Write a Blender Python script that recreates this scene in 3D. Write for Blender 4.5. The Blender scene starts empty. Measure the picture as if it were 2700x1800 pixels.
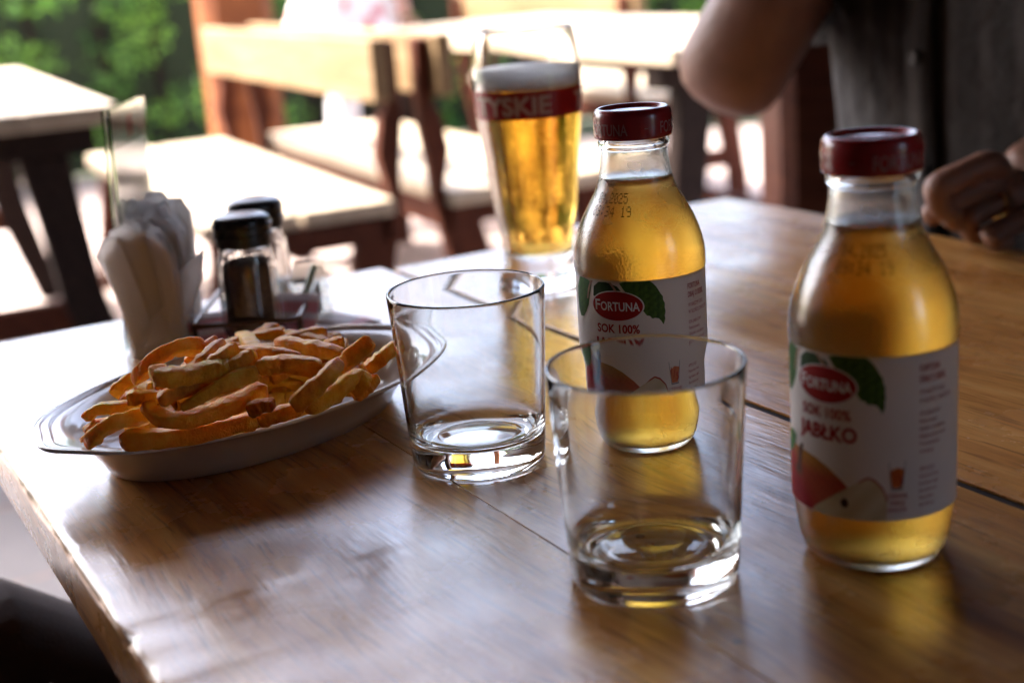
import bpy, bmesh, math, random
from mathutils import Vector, Matrix, Euler
from math import sin, cos, pi, radians, sqrt, atan2, asin
random.seed(7)
S = bpy.context.scene
COL = S.collection
# World frame: the near table top is z = 0, the floor is z = FLOOR, y runs away from the camera.
FLOOR = -0.75
# ------------------------------------------------------------------ camera
PITCH, ROLL, CAMH, FPX = 0.2723, -0.0758, 0.2433, 3639.7
fw = Vector((0, cos(PITCH), -sin(PITCH))); rt0 = Vector((1, 0, 0)); up0 = rt0.cross(fw)
RT = rt0*cos(ROLL) + up0*sin(ROLL); UP = -rt0*sin(ROLL) + up0*cos(ROLL)
cam = bpy.data.cameras.new('camera'); camo = bpy.data.objects.new('camera', cam); COL.objects.link(camo)
m = Matrix((RT, UP, -fw)).transposed().to_4x4(); m.translation = (0, 0, CAMH); camo.matrix_world = m
cam.sensor_width = 36; cam.lens = FPX/2700*36; cam.clip_start = 0.02; cam.clip_end = 500
cam.dof.use_dof = True; cam.dof.focus_distance = 0.672; cam.dof.aperture_fstop = 5.6
S.camera = camo
def at(u, v, z):
    """point of the horizontal plane z that the photograph shows at pixel u, v (2700 x 1800)"""
    d = fw + RT*((u-1350)/FPX) - UP*((v-900)/FPX)
    return Vector((0, 0, CAMH)) + d*((z-CAMH)/d.z)
# ------------------------------------------------------------------ sky, sun, exposure
SUN_EL, SUN_AZ = 54.0, 70.0      # azimuth to the left of +y
w = bpy.data.worlds.new('World'); S.world = w; w.use_nodes = True
nt = w.node_tree; bg = nt.nodes['Background']
sk = nt.nodes.new('ShaderNodeTexSky'); sk.sky_type = 'NISHITA'; sk.sun_disc = False
sk.sun_elevation = radians(SUN_EL); sk.sun_rotation = radians(-SUN_AZ); sk.air_density = 0.7; sk.dust_density = 5.0; sk.ozone_density = 0.3
nt.links.new(sk.outputs[0], bg.inputs[0]); bg.inputs[1].default_value = 0.15
sun = bpy.data.lights.new('sun', 'SUN'); sun.energy = 2.0; sun.angle = radians(3); sun.color = (1, .96, .91)
suno = bpy.data.objects.new('sun', sun); COL.objects.link(suno); suno.location = (-3, 8, 12)
sd = Vector((-sin(radians(SUN_AZ))*cos(radians(SUN_EL)), cos(radians(SUN_AZ))*cos(radians(SUN_EL)), sin(radians(SUN_EL))))
suno.rotation_euler = sd.to_track_quat('Z', 'Y').to_euler()
vs = S.view_settings
S.display_settings.display_device = 'sRGB'; vs.view_transform = 'Standard'; vs.look = 'None'; vs.exposure = 3.42; vs.gamma = 1; vs.use_curve_mapping = False
S.render.engine = 'CYCLES'
cy = S.cycles
cy.max_bounces = 28; cy.transmission_bounces = 26; cy.glossy_bounces = 10; cy.diffuse_bounces = 5; cy.transparent_max_bounces = 16; cy.volume_bounces = 0
cy.caustics_refractive = True; cy.caustics_reflective = True; cy.blur_glossy = 0.3
cy.sample_clamp_indirect = 8.0
cy.use_denoising = True
try: cy.denoiser = 'OPENIMAGEDENOISE'
except Exception: pass

# ------------------------------------------------------------------ helpers
def meta(o, label=None, cat=None, group=None, kind=None):
    if label: o['label'] = label
    if cat: o['category'] = cat
    if group: o['group'] = group
    if kind: o['kind'] = kind
    return o
def empty(name, label, cat, loc=(0, 0, 0), rz=0.0, group=None):
    o = bpy.data.objects.new(name, None); COL.objects.link(o); o.location = loc; o.rotation_euler = (0, 0, rz)
    o.empty_display_size = .05
    return meta(o, label, cat, group)
def mk(name, vf, mat, parent=None, smooth=False, loc=None, fix=False):
    v, f = vf
    me = bpy.data.meshes.new(name); me.from_pydata([tuple(p) for p in v], [], f)
    if fix:
        bm = bmesh.new(); bm.from_mesh(me); bmesh.ops.remove_doubles(bm, verts=bm.verts, dist=1e-6); bmesh.ops.recalc_face_normals(bm, faces=bm.faces); bm.to_mesh(me); bm.free()
    if smooth: me.shade_smooth()
    me.materials.append(mat)
    o = bpy.data.objects.new(name, me); COL.objects.link(o)
    if parent: o.parent = parent
    if loc is not None: o.location = loc
    return o
def bevel(o, wd=.003, seg=2, ang=35):
    b = o.modifiers.new('bevel', 'BEVEL'); b.width = wd; b.segments = seg; b.limit_method = 'ANGLE'; b.angle_limit = radians(ang)
    o.data.shade_smooth(); w = o.modifiers.new('wn', 'WEIGHTED_NORMAL'); w.keep_sharp = True
    return o
def join(*vfs):
    V, F = [], []
    for v, f in vfs:
        n = len(V); V += list(v); F += [tuple(i+n for i in q) for q in f]
    return V, F
def box(x0, x1, y0, y1, z0, z1):
    v = [(x, y, z) for z in (z0, z1) for y in (y0, y1) for x in (x0, x1)]
    return v, [(0, 2, 3, 1), (4, 5, 7, 6), (0, 1, 5, 4), (2, 6, 7, 3), (0, 4, 6, 2), (1, 3, 7, 5)]
def lathe(prof, n=72, close=False):
    """prof: list of (r, z); r==0 becomes a pole"""
    V, F, rows = [], [], []
    for r, z in prof:
        if r < 1e-7: rows.append([len(V)]*n); V.append((0, 0, z))
        else:
            rows.append(list(range(len(V), len(V)+n))); V += [(r*cos(2*pi*i/n), r*sin(2*pi*i/n), z) for i in range(n)]
    k = len(rows)
    for a in range(k if close else k-1):
        A, B = rows[a], rows[(a+1) % k]
        for i in range(n):
            j = (i+1) % n; q = []
            for t in (A[i], A[j], B[j], B[i]):
                if t not in q: q.append(t)
            if len(q) > 2: F.append(tuple(q))
    return V, F
def smoothprof(pts, n=8):
    """Catmull-Rom through (r, z) points"""
    out = []
    for i in range(len(pts)-1):
        p0 = pts[max(i-1, 0)]; p1 = pts[i]; p2 = pts[i+1]; p3 = pts[min(i+2, len(pts)-1)]
        for k in range(n):
            t = k/n; o = []
            for c in (0, 1):
                o.append(.5*((2*p1[c]) + (-p0[c]+p2[c])*t + (2*p0[c]-5*p1[c]+4*p2[c]-p3[c])*t*t + (-p0[c]+3*p1[c]-3*p2[c]+p3[c])*t**3))
            out.append((max(o[0], 0), o[1]))
    out.append(pts[-1]); return out
def spline3(pts, n=6):
    out = []
    for i in range(len(pts)-1):
        p0 = pts[max(i-1, 0)]; p1 = pts[i]; p2 = pts[i+1]; p3 = pts[min(i+2, len(pts)-1)]
        for k in range(n):
            t = k/n
            out.append(.5*((2*p1) + (p2-p0)*t + (2*p0-5*p1+4*p2-p3)*t*t + (3*p1-p0-3*p2+p3)*t**3))
    out.append(pts[-1].copy()); return out
def tube(path, rads, n=10, cap=True, sq=None):
    """loft round a path; rads: one value or list of (ra, rb) ; sq: superellipse exponent"""
    path = [Vector(p) for p in path]; V, F = [], []
    if not isinstance(rads, list): rads = [rads]*len(path)
    rads = [r if isinstance(r, tuple) else (r, r) for r in rads]
    N = None
    for i, p in enumerate(path):
        t = (path[min(i+1, len(path)-1)] - path[max(i-1, 0)]).normalized()
        if N is None:
            N = Vector((0, 0, 1)) if abs(t.z) < .9 else Vector((1, 0, 0))
        N = (N - t*N.dot(t)).normalized(); B = t.cross(N)
        for k in range(n):
            a = 2*pi*k/n; c, s = cos(a), sin(a)
            if sq:
                c = math.copysign(abs(c)**(2/sq), c); s = math.copysign(abs(s)**(2/sq), s)
            V.append(p + B*(c*rads[i][0]) + N*(s*rads[i][1]))
    for i in range(len(path)-1):
        for k in range(n):
            a = i*n+k; b = i*n+(k+1) % n
            F.append((a, b, b+n, a+n))
    if cap:
        F.append(tuple(reversed(range(n)))); F.append(tuple(range((len(path)-1)*n, len(path)*n)))
    return V, F
def prism(poly, axis, a, b):
    """polygon of 2D points extruded along axis ('x': poly is (y,z); 'y': (x,z); 'z': (x,y))"""
    def P(p, t): return {'x': (t, p[0], p[1]), 'y': (p[0], t, p[1]), 'z': (p[0], p[1], t)}[axis]
    n = len(poly); V = [P(p, a) for p in poly] + [P(p, b) for p in poly]
    F = [tuple(range(n)), tuple(reversed(range(n, 2*n)))] + [(i, i+n, (i+1) % n+n, (i+1) % n) for i in range(n)]
    return V, F

# ------------------------------------------------------------------ materials
def newmat(name):
    m = bpy.data.materials.new(name); m.use_nodes = True
    return m, m.node_tree, m.node_tree.nodes['Principled BSDF']
def flat(name, col, rough=.5, metal=0, spec=.5, coat=0, var=.08, vscale=30, bump=0, bscale=200, trans=0):
    m, t, p = newmat(name); N, L = t.nodes, t.links
    p.inputs['Roughness'].default_value = rough; p.inputs['Metallic'].default_value = metal
    p.inputs['Specular IOR Level'].default_value = spec; p.inputs['Coat Weight'].default_value = coat
    p.inputs['Transmission Weight'].default_value = trans
    tc = N.new('ShaderNodeTexCoord'); no = N.new('ShaderNodeTexNoise'); no.inputs['Scale'].default_value = vscale; no.inputs['Detail'].default_value = 5
    L.new(tc.outputs['Object'], no.inputs['Vector'])
    mx = N.new('ShaderNodeMix'); mx.data_type = 'RGBA'
    mx.inputs[6].default_value = (*[c*(1-var) for c in col], 1); mx.inputs[7].default_value = (*[min(c*(1+var), 1) for c in col], 1)
    L.new(no.outputs['Fac'], mx.inputs[0]); L.new(mx.outputs[2], p.inputs['Base Color'])
    if bump:
        n2 = N.new('ShaderNodeTexNoise'); n2.inputs['Scale'].default_value = bscale; n2.inputs['Detail'].default_value = 6
        L.new(tc.outputs['Object'], n2.inputs['Vector'])
        b = N.new('ShaderNodeBump'); b.inputs['Strength'].default_value = bump; b.inputs['Distance'].default_value = .002
        L.new(n2.outputs['Fac'], b.inputs['Height']); L.new(b.outputs['Normal'], p.inputs['Normal'])
    return m
def ramp(N, stops):
    r = N.new('ShaderNodeValToRGB'); e = r.color_ramp.elements
    while len(e) < len(stops): e.new(.5)
    for i, (p, c) in enumerate(stops): e[i].position = p; e[i].color = (*c, 1) if len(c) == 3 else c
    return r
def wood(name, dark, mid, light, rough=.3, coat=0.0, sx=2.2, sy=34, wear=False, bump=.32, spec=.5):
    m, t, p = newmat(name); N, L = t.nodes, t.links
    tc = N.new('ShaderNodeTexCoord'); oi = N.new('ShaderNodeObjectInfo')
    off = N.new('ShaderNodeVectorMath'); off.operation = 'SCALE'; off.inputs[0].default_value = (7.3, 3.1, 5.7); L.new(oi.outputs['Random'], off.inputs['Scale'])
    ad = N.new('ShaderNodeVectorMath'); ad.operation = 'ADD'; L.new(tc.outputs['Object'], ad.inputs[0]); L.new(off.outputs[0], ad.inputs[1])
    # slow warp so the grain wanders
    wn = N.new('ShaderNodeTexNoise'); wn.inputs['Scale'].default_value = 3.0; wn.inputs['Detail'].default_value = 2; L.new(ad.outputs[0], wn.inputs['Vector'])
    ws = N.new('ShaderNodeVectorMath'); ws.operation = 'SCALE'; ws.inputs['Scale'].default_value = .05; L.new(wn.outputs['Color'], ws.inputs[0])
    aw = N.new('ShaderNodeVectorMath'); aw.operation = 'ADD'; L.new(ad.outputs[0], aw.inputs[0]); L.new(ws.outputs[0], aw.inputs[1])
    mp = N.new('ShaderNodeMapping'); mp.inputs['Scale'].default_value = (sx, sy, sy); L.new(aw.outputs[0], mp.inputs['Vector'])
    n1 = N.new('ShaderNodeTexNoise'); n1.inputs['Scale'].default_value = 1.6; n1.inputs['Detail'].default_value = 8; n1.inputs['Roughness'].default_value = .62; L.new(mp.outputs[0], n1.inputs['Vector'])
    mp2 = N.new('ShaderNodeMapping'); mp2.inputs['Scale'].default_value = (sx*7, sy*10, sy*10); L.new(aw.outputs[0], mp2.inputs['Vector'])
    n2 = N.new('ShaderNodeTexNoise'); n2.inputs['Scale'].default_value = 1.3; n2.inputs['Detail'].default_value = 4; L.new(mp2.outputs[0], n2.inputs['Vector'])
    r1 = ramp(N, [(.30, dark), (.47, mid), (.68, light)]); L.new(n1.outputs['Fac'], r1.inputs[0])
    r2 = ramp(N, [(.30, (.42, .36, .32)), (.47, (1, 1, 1))]); L.new(n2.outputs['Fac'], r2.inputs[0])
    mu = N.new('ShaderNodeMix'); mu.data_type = 'RGBA'; mu.blend_type = 'MULTIPLY'; mu.inputs[0].default_value = .85 if wear else .55
    L.new(r1.outputs[0], mu.inputs[6]); L.new(r2.outputs[0], mu.inputs[7])
    last = mu.outputs[2]
    # per-board tint
    hv = N.new('ShaderNodeHueSaturation'); mr = N.new('ShaderNodeMapRange'); mr.inputs[3].default_value = .8; mr.inputs[4].default_value = 1.15
    L.new(oi.outputs['Random'], mr.inputs[0]); L.new(mr.outputs[0], hv.inputs['Value']); L.new(last, hv.inputs['Color']); last = hv.outputs[0]
    rgh = None
    if wear:
        vo = N.new('ShaderNodeTexVoronoi'); vo.inputs['Scale'].default_value = 24; vo.inputs['Randomness'].default_value = 1; L.new(ad.outputs[0], vo.inputs['Vector'])
        gt = N.new('ShaderNodeMath'); gt.operation = 'LESS_THAN'; gt.inputs[1].default_value = .045; L.new(vo.outputs['Distance'], gt.inputs[0])
        sp = N.new('ShaderNodeMix'); sp.data_type = 'RGBA'; sp.inputs[7].default_value = (.03, .02, .015, 1); L.new(last, sp.inputs[6])
        cs = N.new('ShaderNodeSeparateColor'); L.new(vo.outputs['Color'], cs.inputs[0])
        g2 = N.new('ShaderNodeMath'); g2.operation = 'GREATER_THAN'; g2.inputs[1].default_value = .62; L.new(cs.outputs[0], g2.inputs[0])
        ml = N.new('ShaderNodeMath'); ml.operation = 'MULTIPLY'; L.new(gt.outputs[0], ml.inputs[0]); L.new(g2.outputs[0], ml.inputs[1])
        m8 = N.new('ShaderNodeMath'); m8.operation = 'MULTIPLY'; m8.inputs[1].default_value = .8; L.new(ml.outputs[0], m8.inputs[0])
        L.new(m8.outputs[0], sp.inputs[0]); last = sp.outputs[2]
        # worn varnish: roughness varies in smears
        n3 = N.new('ShaderNodeTexNoise'); n3.inputs['Scale'].default_value = 14; n3.inputs['Detail'].default_value = 6; n3.inputs['Roughness'].default_value = .6; L.new(ad.outputs[0], n3.inputs['Vector'])
        mr2 = N.new('ShaderNodeMapRange'); mr2.inputs[1].default_value = .3; mr2.inputs[2].default_value = .7; mr2.inputs[3].default_value = rough-.09; mr2.inputs[4].default_value = rough+.14
        L.new(n3.outputs['Fac'], mr2.inputs[0]); rgh = mr2.outputs[0]
    L.new(last, p.inputs['Base Color'])
    if rgh: L.new(rgh, p.inputs['Roughness'])
    else: p.inputs['Roughness'].default_value = rough
    p.inputs['Specular IOR Level'].default_value = spec
    p.inputs['Coat Weight'].default_value = coat; p.inputs['Coat Roughness'].default_value = .24
    b = N.new('ShaderNodeBump'); b.inputs['Strength'].default_value = bump; b.inputs['Distance'].default_value = .0006
    L.new(n2.outputs['Fac'], b.inputs['Height'])
    if wear:
        n4 = N.new('ShaderNodeTexNoise'); n4.inputs['Scale'].default_value = 60; n4.inputs['Detail'].default_value = 3
        mp4 = N.new('ShaderNodeMapping'); mp4.inputs['Scale'].default_value = (.5, 1.2, 1); L.new(ad.outputs[0], mp4.inputs['Vector']); L.new(mp4.outputs[0], n4.inputs['Vector'])
        b2 = N.new('ShaderNodeBump'); b2.inputs['Strength'].default_value = .5; b2.inputs['Distance'].default_value = .0008
        L.new(n4.outputs['Fac'], b2.inputs['Height']); L.new(b.outputs['Normal'], b2.inputs['Normal']); L.new(b2.outputs['Normal'], p.inputs['Normal'])
    else: L.new(b.outputs['Normal'], p.inputs['Normal'])
    return m
def glass(name, col=(1, 1, 1), ior=1.5, rough=0.0, frost=None):
    m = bpy.data.materials.new(name); m.use_nodes = True; t = m.node_tree; N, L = t.nodes, t.links
    N.remove(N['Principled BSDF']); g = N.new('ShaderNodeBsdfGlass'); g.inputs['Color'].default_value = (*col, 1); g.inputs['IOR'].default_value = ior; g.inputs['Roughness'].default_value = rough
    L.new(g.outputs[0], N['Material Output'].inputs['Surface'])
    if frost:
        z0, z1, amt = frost     # condensation between heights z0 and z1
        tc = N.new('ShaderNodeTexCoord'); no = N.new('ShaderNodeTexNoise'); no.inputs['Scale'].default_value = 45; no.inputs['Detail'].default_value = 6; L.new(tc.outputs['Object'], no.inputs['Vector'])
        sx = N.new('ShaderNodeSeparateXYZ'); L.new(tc.outputs['Object'], sx.inputs[0])
        mr = N.new('ShaderNodeMapRange'); mr.inputs[1].default_value = z1+.006; mr.inputs[2].default_value = z1-.006; L.new(sx.outputs['Z'], mr.inputs[0])
        r = N.new('ShaderNodeMapRange'); r.inputs[1].default_value = .35; r.inputs[2].default_value = .65; r.inputs[3].default_value = amt*.5; r.inputs[4].default_value = amt; L.new(no.outputs['Fac'], r.inputs[0])
        mu = N.new('ShaderNodeMath'); mu.operation = 'MULTIPLY'; L.new(mr.outputs[0], mu.inputs[0]); L.new(r.outputs[0], mu.inputs[1]); L.new(mu.outputs[0], g.inputs['Roughness'])
        vo = N.new('ShaderNodeTexVoronoi'); vo.inputs['Scale'].default_value = 620; L.new(tc.outputs['Object'], vo.inputs['Vector'])
        n5 = N.new('ShaderNodeTexNoise'); n5.inputs['Scale'].default_value = 60; L.new(tc.outputs['Object'], n5.inputs['Vector'])
        m5 = N.new('ShaderNodeMath'); m5.operation = 'MULTIPLY'; L.new(vo.outputs['Distance'], m5.inputs[0]); L.new(n5.outputs['Fac'], m5.inputs[1])
        b = N.new('ShaderNodeBump'); b.inputs['Distance'].default_value = .0005; b.invert = True
        mu2 = N.new('ShaderNodeMath'); mu2.operation = 'MULTIPLY'; mu2.inputs[1].default_value = .28; L.new(mr.outputs[0], mu2.inputs[0]); L.new(mu2.outputs[0], b.inputs['Strength'])
        L.new(m5.outputs[0], b.inputs['Height']); L.new(b.outputs['Normal'], g.inputs['Normal'])
    return m
def liquid(name, col, dens, ior=1.34):
    m = glass(name, (1, 1, 1), ior); t = m.node_tree
    v = t.nodes.new('ShaderNodeVolumeAbsorption'); v.inputs['Color'].default_value = (*col, 1); v.inputs['Density'].default_value = dens
    t.links.new(v.outputs[0], t.nodes['Material Output'].inputs['Volume'])
    return m
def vcol(name, rough=.4, transl=0.0):
    m, t, p = newmat(name); a = t.nodes.new('ShaderNodeVertexColor'); a.layer_name = 'col'
    t.links.new(a.outputs[0], p.inputs['Base Color']); p.inputs['Roughness'].default_value = rough
    if transl:
        tr = t.nodes.new('ShaderNodeBsdfTranslucent'); t.links.new(a.outputs[0], tr.inputs[0])
        mx = t.nodes.new('ShaderNodeMixShader'); mx.inputs[0].default_value = transl
        t.links.new(p.outputs[0], mx.inputs[1]); t.links.new(tr.outputs[0], mx.inputs[2]); t.links.new(mx.outputs[0], t.nodes['Material Output'].inputs['Surface'])
    return m
def transl(m, fac, col):
    t = m.node_tree; p = t.nodes['Principled BSDF']; tr = t.nodes.new('ShaderNodeBsdfTranslucent'); tr.inputs[0].default_value = (*col, 1)
    mx = t.nodes.new('ShaderNodeMixShader'); mx.inputs[0].default_value = fac
    t.links.new(p.outputs[0], mx.inputs[1]); t.links.new(tr.outputs[0], mx.inputs[2]); t.links.new(mx.outputs[0], t.nodes['Material Output'].inputs['Surface'])
    return m
M = {}
M['table'] = wood('varnished_table_wood', (.27, .095, .020), (.56, .25, .062), (.74, .41, .130), rough=.245, wear=True, sx=2.6, sy=30, spec=.5, coat=.3)
M['table_side'] = wood('table_edge_wood', (.10, .05, .025), (.2, .11, .06), (.3, .18, .1), rough=.45)
M['pine'] = wood('pale_pine', (.33, .25, .17), (.42, .33, .23), (.50, .41, .30), rough=.5, sx=1.5, sy=20)
M['pine2'] = wood('honey_pine', (.14, .085, .038), (.20, .125, .06), (.25, .17, .09), rough=.7, spec=.2, sx=1.5, sy=20)
M['redwood'] = wood('red_brown_stained_wood', (.035, .009, .005), (.065, .018, .009), (.10, .03, .014), rough=.75, spec=.12)
M['redwood2'] = wood('red_post_wood', (.04, .009, .004), (.065, .016, .007), (.09, .026, .01), rough=.5, spec=.3)
M['darkwood'] = wood('dark_stained_wood', (.010, .006, .005), (.018, .010, .008), (.03, .018, .013), rough=.75, spec=.12)
M['post'] = wood('orange_post_wood', (.10, .028, .008), (.16, .048, .012), (.22, .075, .02), rough=.6, spec=.3, sx=1, sy=9)
M['wallwood'] = wood('dark_wall_boards', (.03, .014, .008), (.06, .028, .015), (.09, .042, .022), rough=.5)
M['glass'] = glass('clear_glass', (.985, .99, .985), 1.5)
M['bottle'] = glass('bottle_glass', (.985, .99, .98), 1.5, 0, (.0, .15, .28))
M['beerglass'] = glass('beer_glass', (.985, .99, .985), 1.5, 0, (.0, .15, .07))
M['acryl'] = glass('clear_acrylic', (.95, .97, .94), 1.49, .03)
M['juice'] = liquid('apple_juice', (.978, .775, .05), 56)
M['beer'] = liquid('pale_lager', (.975, .77, .03), 46)
M['label'] = transl(flat('label_paper', (.84, .77, .72), .5, spec=.3, var=.01), .2, (.82, .76, .66))
M['print_red'] = transl(flat('red_print', (.34, .006, .007), .5, spec=.25, var=.03), .12, (.5, .02, .02))
M['print_white'] = flat('white_print', (.75, .7, .68), .45, var=.02)
M['print_orange'] = flat('orange_print', (.55, .12, .02), .45, var=.05)
M['print_grey'] = flat('grey_print', (.25, .23, .22), .45, var=.05)
M['print_black'] = flat('black_ink', (.015, .013, .012), .5, var=.05)
M['art'] = vcol('label_picture', .55, .12); M['art'].node_tree.nodes['Principled BSDF'].inputs['Specular IOR Level'].default_value = .2
M['cap'] = flat('red_enamel_cap', (.27, .010, .014), .25, spec=.5, coat=.2, var=.04)
M['cap_print'] = flat('faded_cap_print', (.30, .14, .14), .35, var=.05)
M['foam'] = (flat('beer_foam', (.97, .96, .94), .8, var=.02, vscale=300, bump=.8, bscale=500))
fp_ = M['foam'].node_tree.nodes['Principled BSDF']; fp_.inputs['Subsurface Weight'].default_value = 1; fp_.inputs['Subsurface Radius'].default_value = (.02, .02, .02); fp_.inputs['Subsurface Scale'].default_value = 1
M['band'] = transl(flat('red_glass_print', (.32, .008, .014), .3, var=.04), .25, (.6, .02, .02))
M['band_text'] = transl(flat('pale_glass_print', (.62, .45, .38), .4, var=.05), .2, (.7, .5, .4))
M['china'] = flat('white_china', (.74, .71, .68), .14, coat=.1, var=.015)
M['napkin'] = transl(flat('paper_napkin', (.9, .89, .88), .9, var=.02, bump=.25, bscale=400), .6, (.88, .85, .82))
M['black_plastic'] = flat('black_cap_plastic', (.012, .012, .013), .3, var=.1)
M['pepper'] = flat('ground_pepper', (.15, .10, .075), .95, var=.9, vscale=420, bump=1, bscale=900)
M['salt'] = flat('table_salt', (.8, .8, .8), .8, var=.05, bump=.6, bscale=900)
M['wire'] = flat('brown_wire', (.13, .07, .045), .35, metal=.5, var=.1)
M['sachet'] = transl(flat('white_sachet', (.85, .78, .78), .5, var=.05), .5, (.88, .78, .78))
M['sachet_pink'] = transl(flat('pink_sachet_print', (.85, .42, .46), .5, var=.1), .5, (.9, .4, .45))
M['steel'] = flat('steel', (.5, .5, .5), .25, metal=1, var=.05)
M['gold'] = flat('gold', (.8, .5, .16), .2, metal=1, var=.03)
M['white_metal'] = flat('white_paint', (.8, .8, .8), .4, var=.03)

# ------------------------------------------------------------------ the setting
def pave_mat():
    m, t, p = newmat('pink_brick_paving'); N, L = t.nodes, t.links
    tc = N.new('ShaderNodeTexCoord'); mp = N.new('ShaderNodeMapping'); mp.inputs['Rotation'].default_value = (0, 0, radians(28)); L.new(tc.outputs['Object'], mp.inputs[0])
    br = N.new('ShaderNodeTexBrick'); br.inputs['Scale'].default_value = 4.6; br.inputs['Color1'].default_value = (.36, .25, .22, 1); br.inputs['Color2'].default_value = (.44, .33, .29, 1)
    br.inputs['Mortar'].default_value = (.30, .27, .24, 1); br.inputs['Mortar Size'].default_value = .03; L.new(mp.outputs[0], br.inputs['Vector'])
    no = N.new('ShaderNodeTexNoise'); no.inputs['Scale'].default_value = 2.5; no.inputs['Detail'].default_value = 8; L.new(tc.outputs['Object'], no.inputs['Vector'])
    r = ramp(N, [(.3, (.75, .75, .75)), (.7, (1.1, 1.1, 1.1))]); L.new(no.outputs['Fac'], r.inputs[0])
    mu = N.new('ShaderNodeMix'); mu.data_type = 'RGBA'; mu.blend_type = 'MULTIPLY'; mu.inputs[0].default_value = 1; L.new(br.outputs['Color'], mu.inputs[6]); L.new(r.outputs[0], mu.inputs[7])
    L.new(mu.outputs[2], p.inputs['Base Color']); p.inputs['Roughness'].default_value = .8
    b = N.new('ShaderNodeBump'); b.inputs['Strength'].default_value = .5; b.inputs['Distance'].default_value = .01; L.new(br.outputs['Fac'], b.inputs['Height']); b.invert = True; L.new(b.outputs[0], p.inputs['Normal'])
    return m
def sheet(x0, x1, y0, y1, z): return [(x0, y0, z), (x1, y0, z), (x1, y1, z), (x0, y1, z)], [(0, 1, 2, 3)]
meta(mk('ground', sheet(-200, 200, -200, 200, FLOOR-.012), flat('lawn_and_soil', (.06, .07, .03), .9, var=.4, vscale=3)), kind='structure')
meta(mk('pavement', sheet(-9, 7, 1.6, 7.6, FLOOR-.004), pave_mat()), kind='structure')
# terrace floor of large grey slabs under the roof, each slab with its own edges
slab_mat = flat('grey_floor_slab', (.2, .19, .2), .6, var=.2, vscale=6, bump=.3, bscale=60)
fl = meta(bpy.data.objects.new('floor', None), kind='structure'); COL.objects.link(fl); fl.location = (0, 0, FLOOR); fl.rotation_euler = (0, 0, radians(-61.7))
jb = mk('joint_bed', sheet(-4.2, 3.6, -3.4, 2.6, -.009), flat('dark_joint', (.05, .045, .04), .9), fl)
sme = None
for i in range(-8, 7):
    for j in range(-6, 5):
        if sme is None:
            s0 = bevel(mk('slab', box(-.196, .196, -.196, .196, -.03, 0), slab_mat, fl), .006, 1); sme = s0.data; s0.location = (i*.4+.2, j*.4, 0); proto = s0
        else:
            s1 = proto.copy(); COL.objects.link(s1); s1.location = (i*.4+.2, j*.4+random.uniform(-.002, .002), random.uniform(-.003, .001)); s1.parent = fl
# roof over the table, dark walls to the right and behind the camera
TH = radians(-61.7); D = Vector((cos(TH), sin(TH), 0)); NN = Vector((-sin(TH), cos(TH), 0))
def ws(w_, s_, z=0): return NN*w_ + D*s_ + Vector((0, 0, z))
meta(mk('ceiling', box(-4.2, 4.6, -3.4, 3.5, 2.1, 2.24), M['wallwood']), kind='structure')
wl = meta(mk('wall', box(-4.2, 4.6, -3.4, -3.2, FLOOR, 2.099), M['wallwood']), kind='structure')
meta(mk('wall', box(-2.3, -2.15, -3.19, 1.8, FLOOR, 2.099), M['wallwood']), kind='structure')  # unseen left wall, added to cut light and reflections from the open side
wr = bpy.data.objects.new('wall', None); COL.objects.link(wr); meta(wr, kind='structure'); wr.rotation_euler = (0, 0, TH)
for i in range(22):     # vertical boards behind the seated man
    bevel(mk('board', box(-2.05+i*.2, -1.856+i*.2, 2.05, 2.08, FLOOR, 2.099), M['wallwood'], wr), .004, 1)
mk('backing', box(-2.05, 2.35, 2.081, 2.16, FLOOR, 2.099), M['wallwood'], wr)

# ------------------------------------------------------------------ hedge
def leaf_cloud(name, clumps, size, nleaf, mats, parent, seed=1):
    rnd = random.Random(seed); V, F, C = [], [], []
    for (cx, cy, cz, rx, rz, hue) in clumps:
        for _ in range(nleaf):
            th = rnd.uniform(0, 2*pi); ph = math.acos(rnd.uniform(-1, 1)); rr = rnd.uniform(.72, 1.05)
            n = Vector((sin(ph)*cos(th), sin(ph)*sin(th), cos(ph)))
            p = Vector((cx+n.x*rx*rr, cy+n.y*rx*rr, cz+n.z*rz*rr))
            a = (n + Vector((rnd.gauss(0, .5), rnd.gauss(0, .5), rnd.gauss(0, .5)+.25))).normalized()
            u = a.orthogonal().normalized(); u.rotate(Matrix.Rotation(rnd.uniform(0, 6.28), 3, a)); v = a.cross(u)
            s = size*rnd.uniform(.6, 1.3); k = len(V)
            V += [p-u*s, p-v*s*.4, p+u*s*1.1, p+v*s*.4]; F.append((k, k+1, k+2, k+3))
            h = hue + rnd.uniform(-.12, .12); c = (.05+.12*h, .15+.21*h, .018+.022*h, 1); C += [c]*4
    o = mk(name, (V, F), mats, parent)
    ca = o.data.color_attributes.new('col', 'FLOAT_COLOR', 'POINT'); ca.data.foreach_set('color', [x for c in C for x in c])
    return o
leafm = vcol('yew_leaves', .5, .4)
rnd = random.Random(5)
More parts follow.
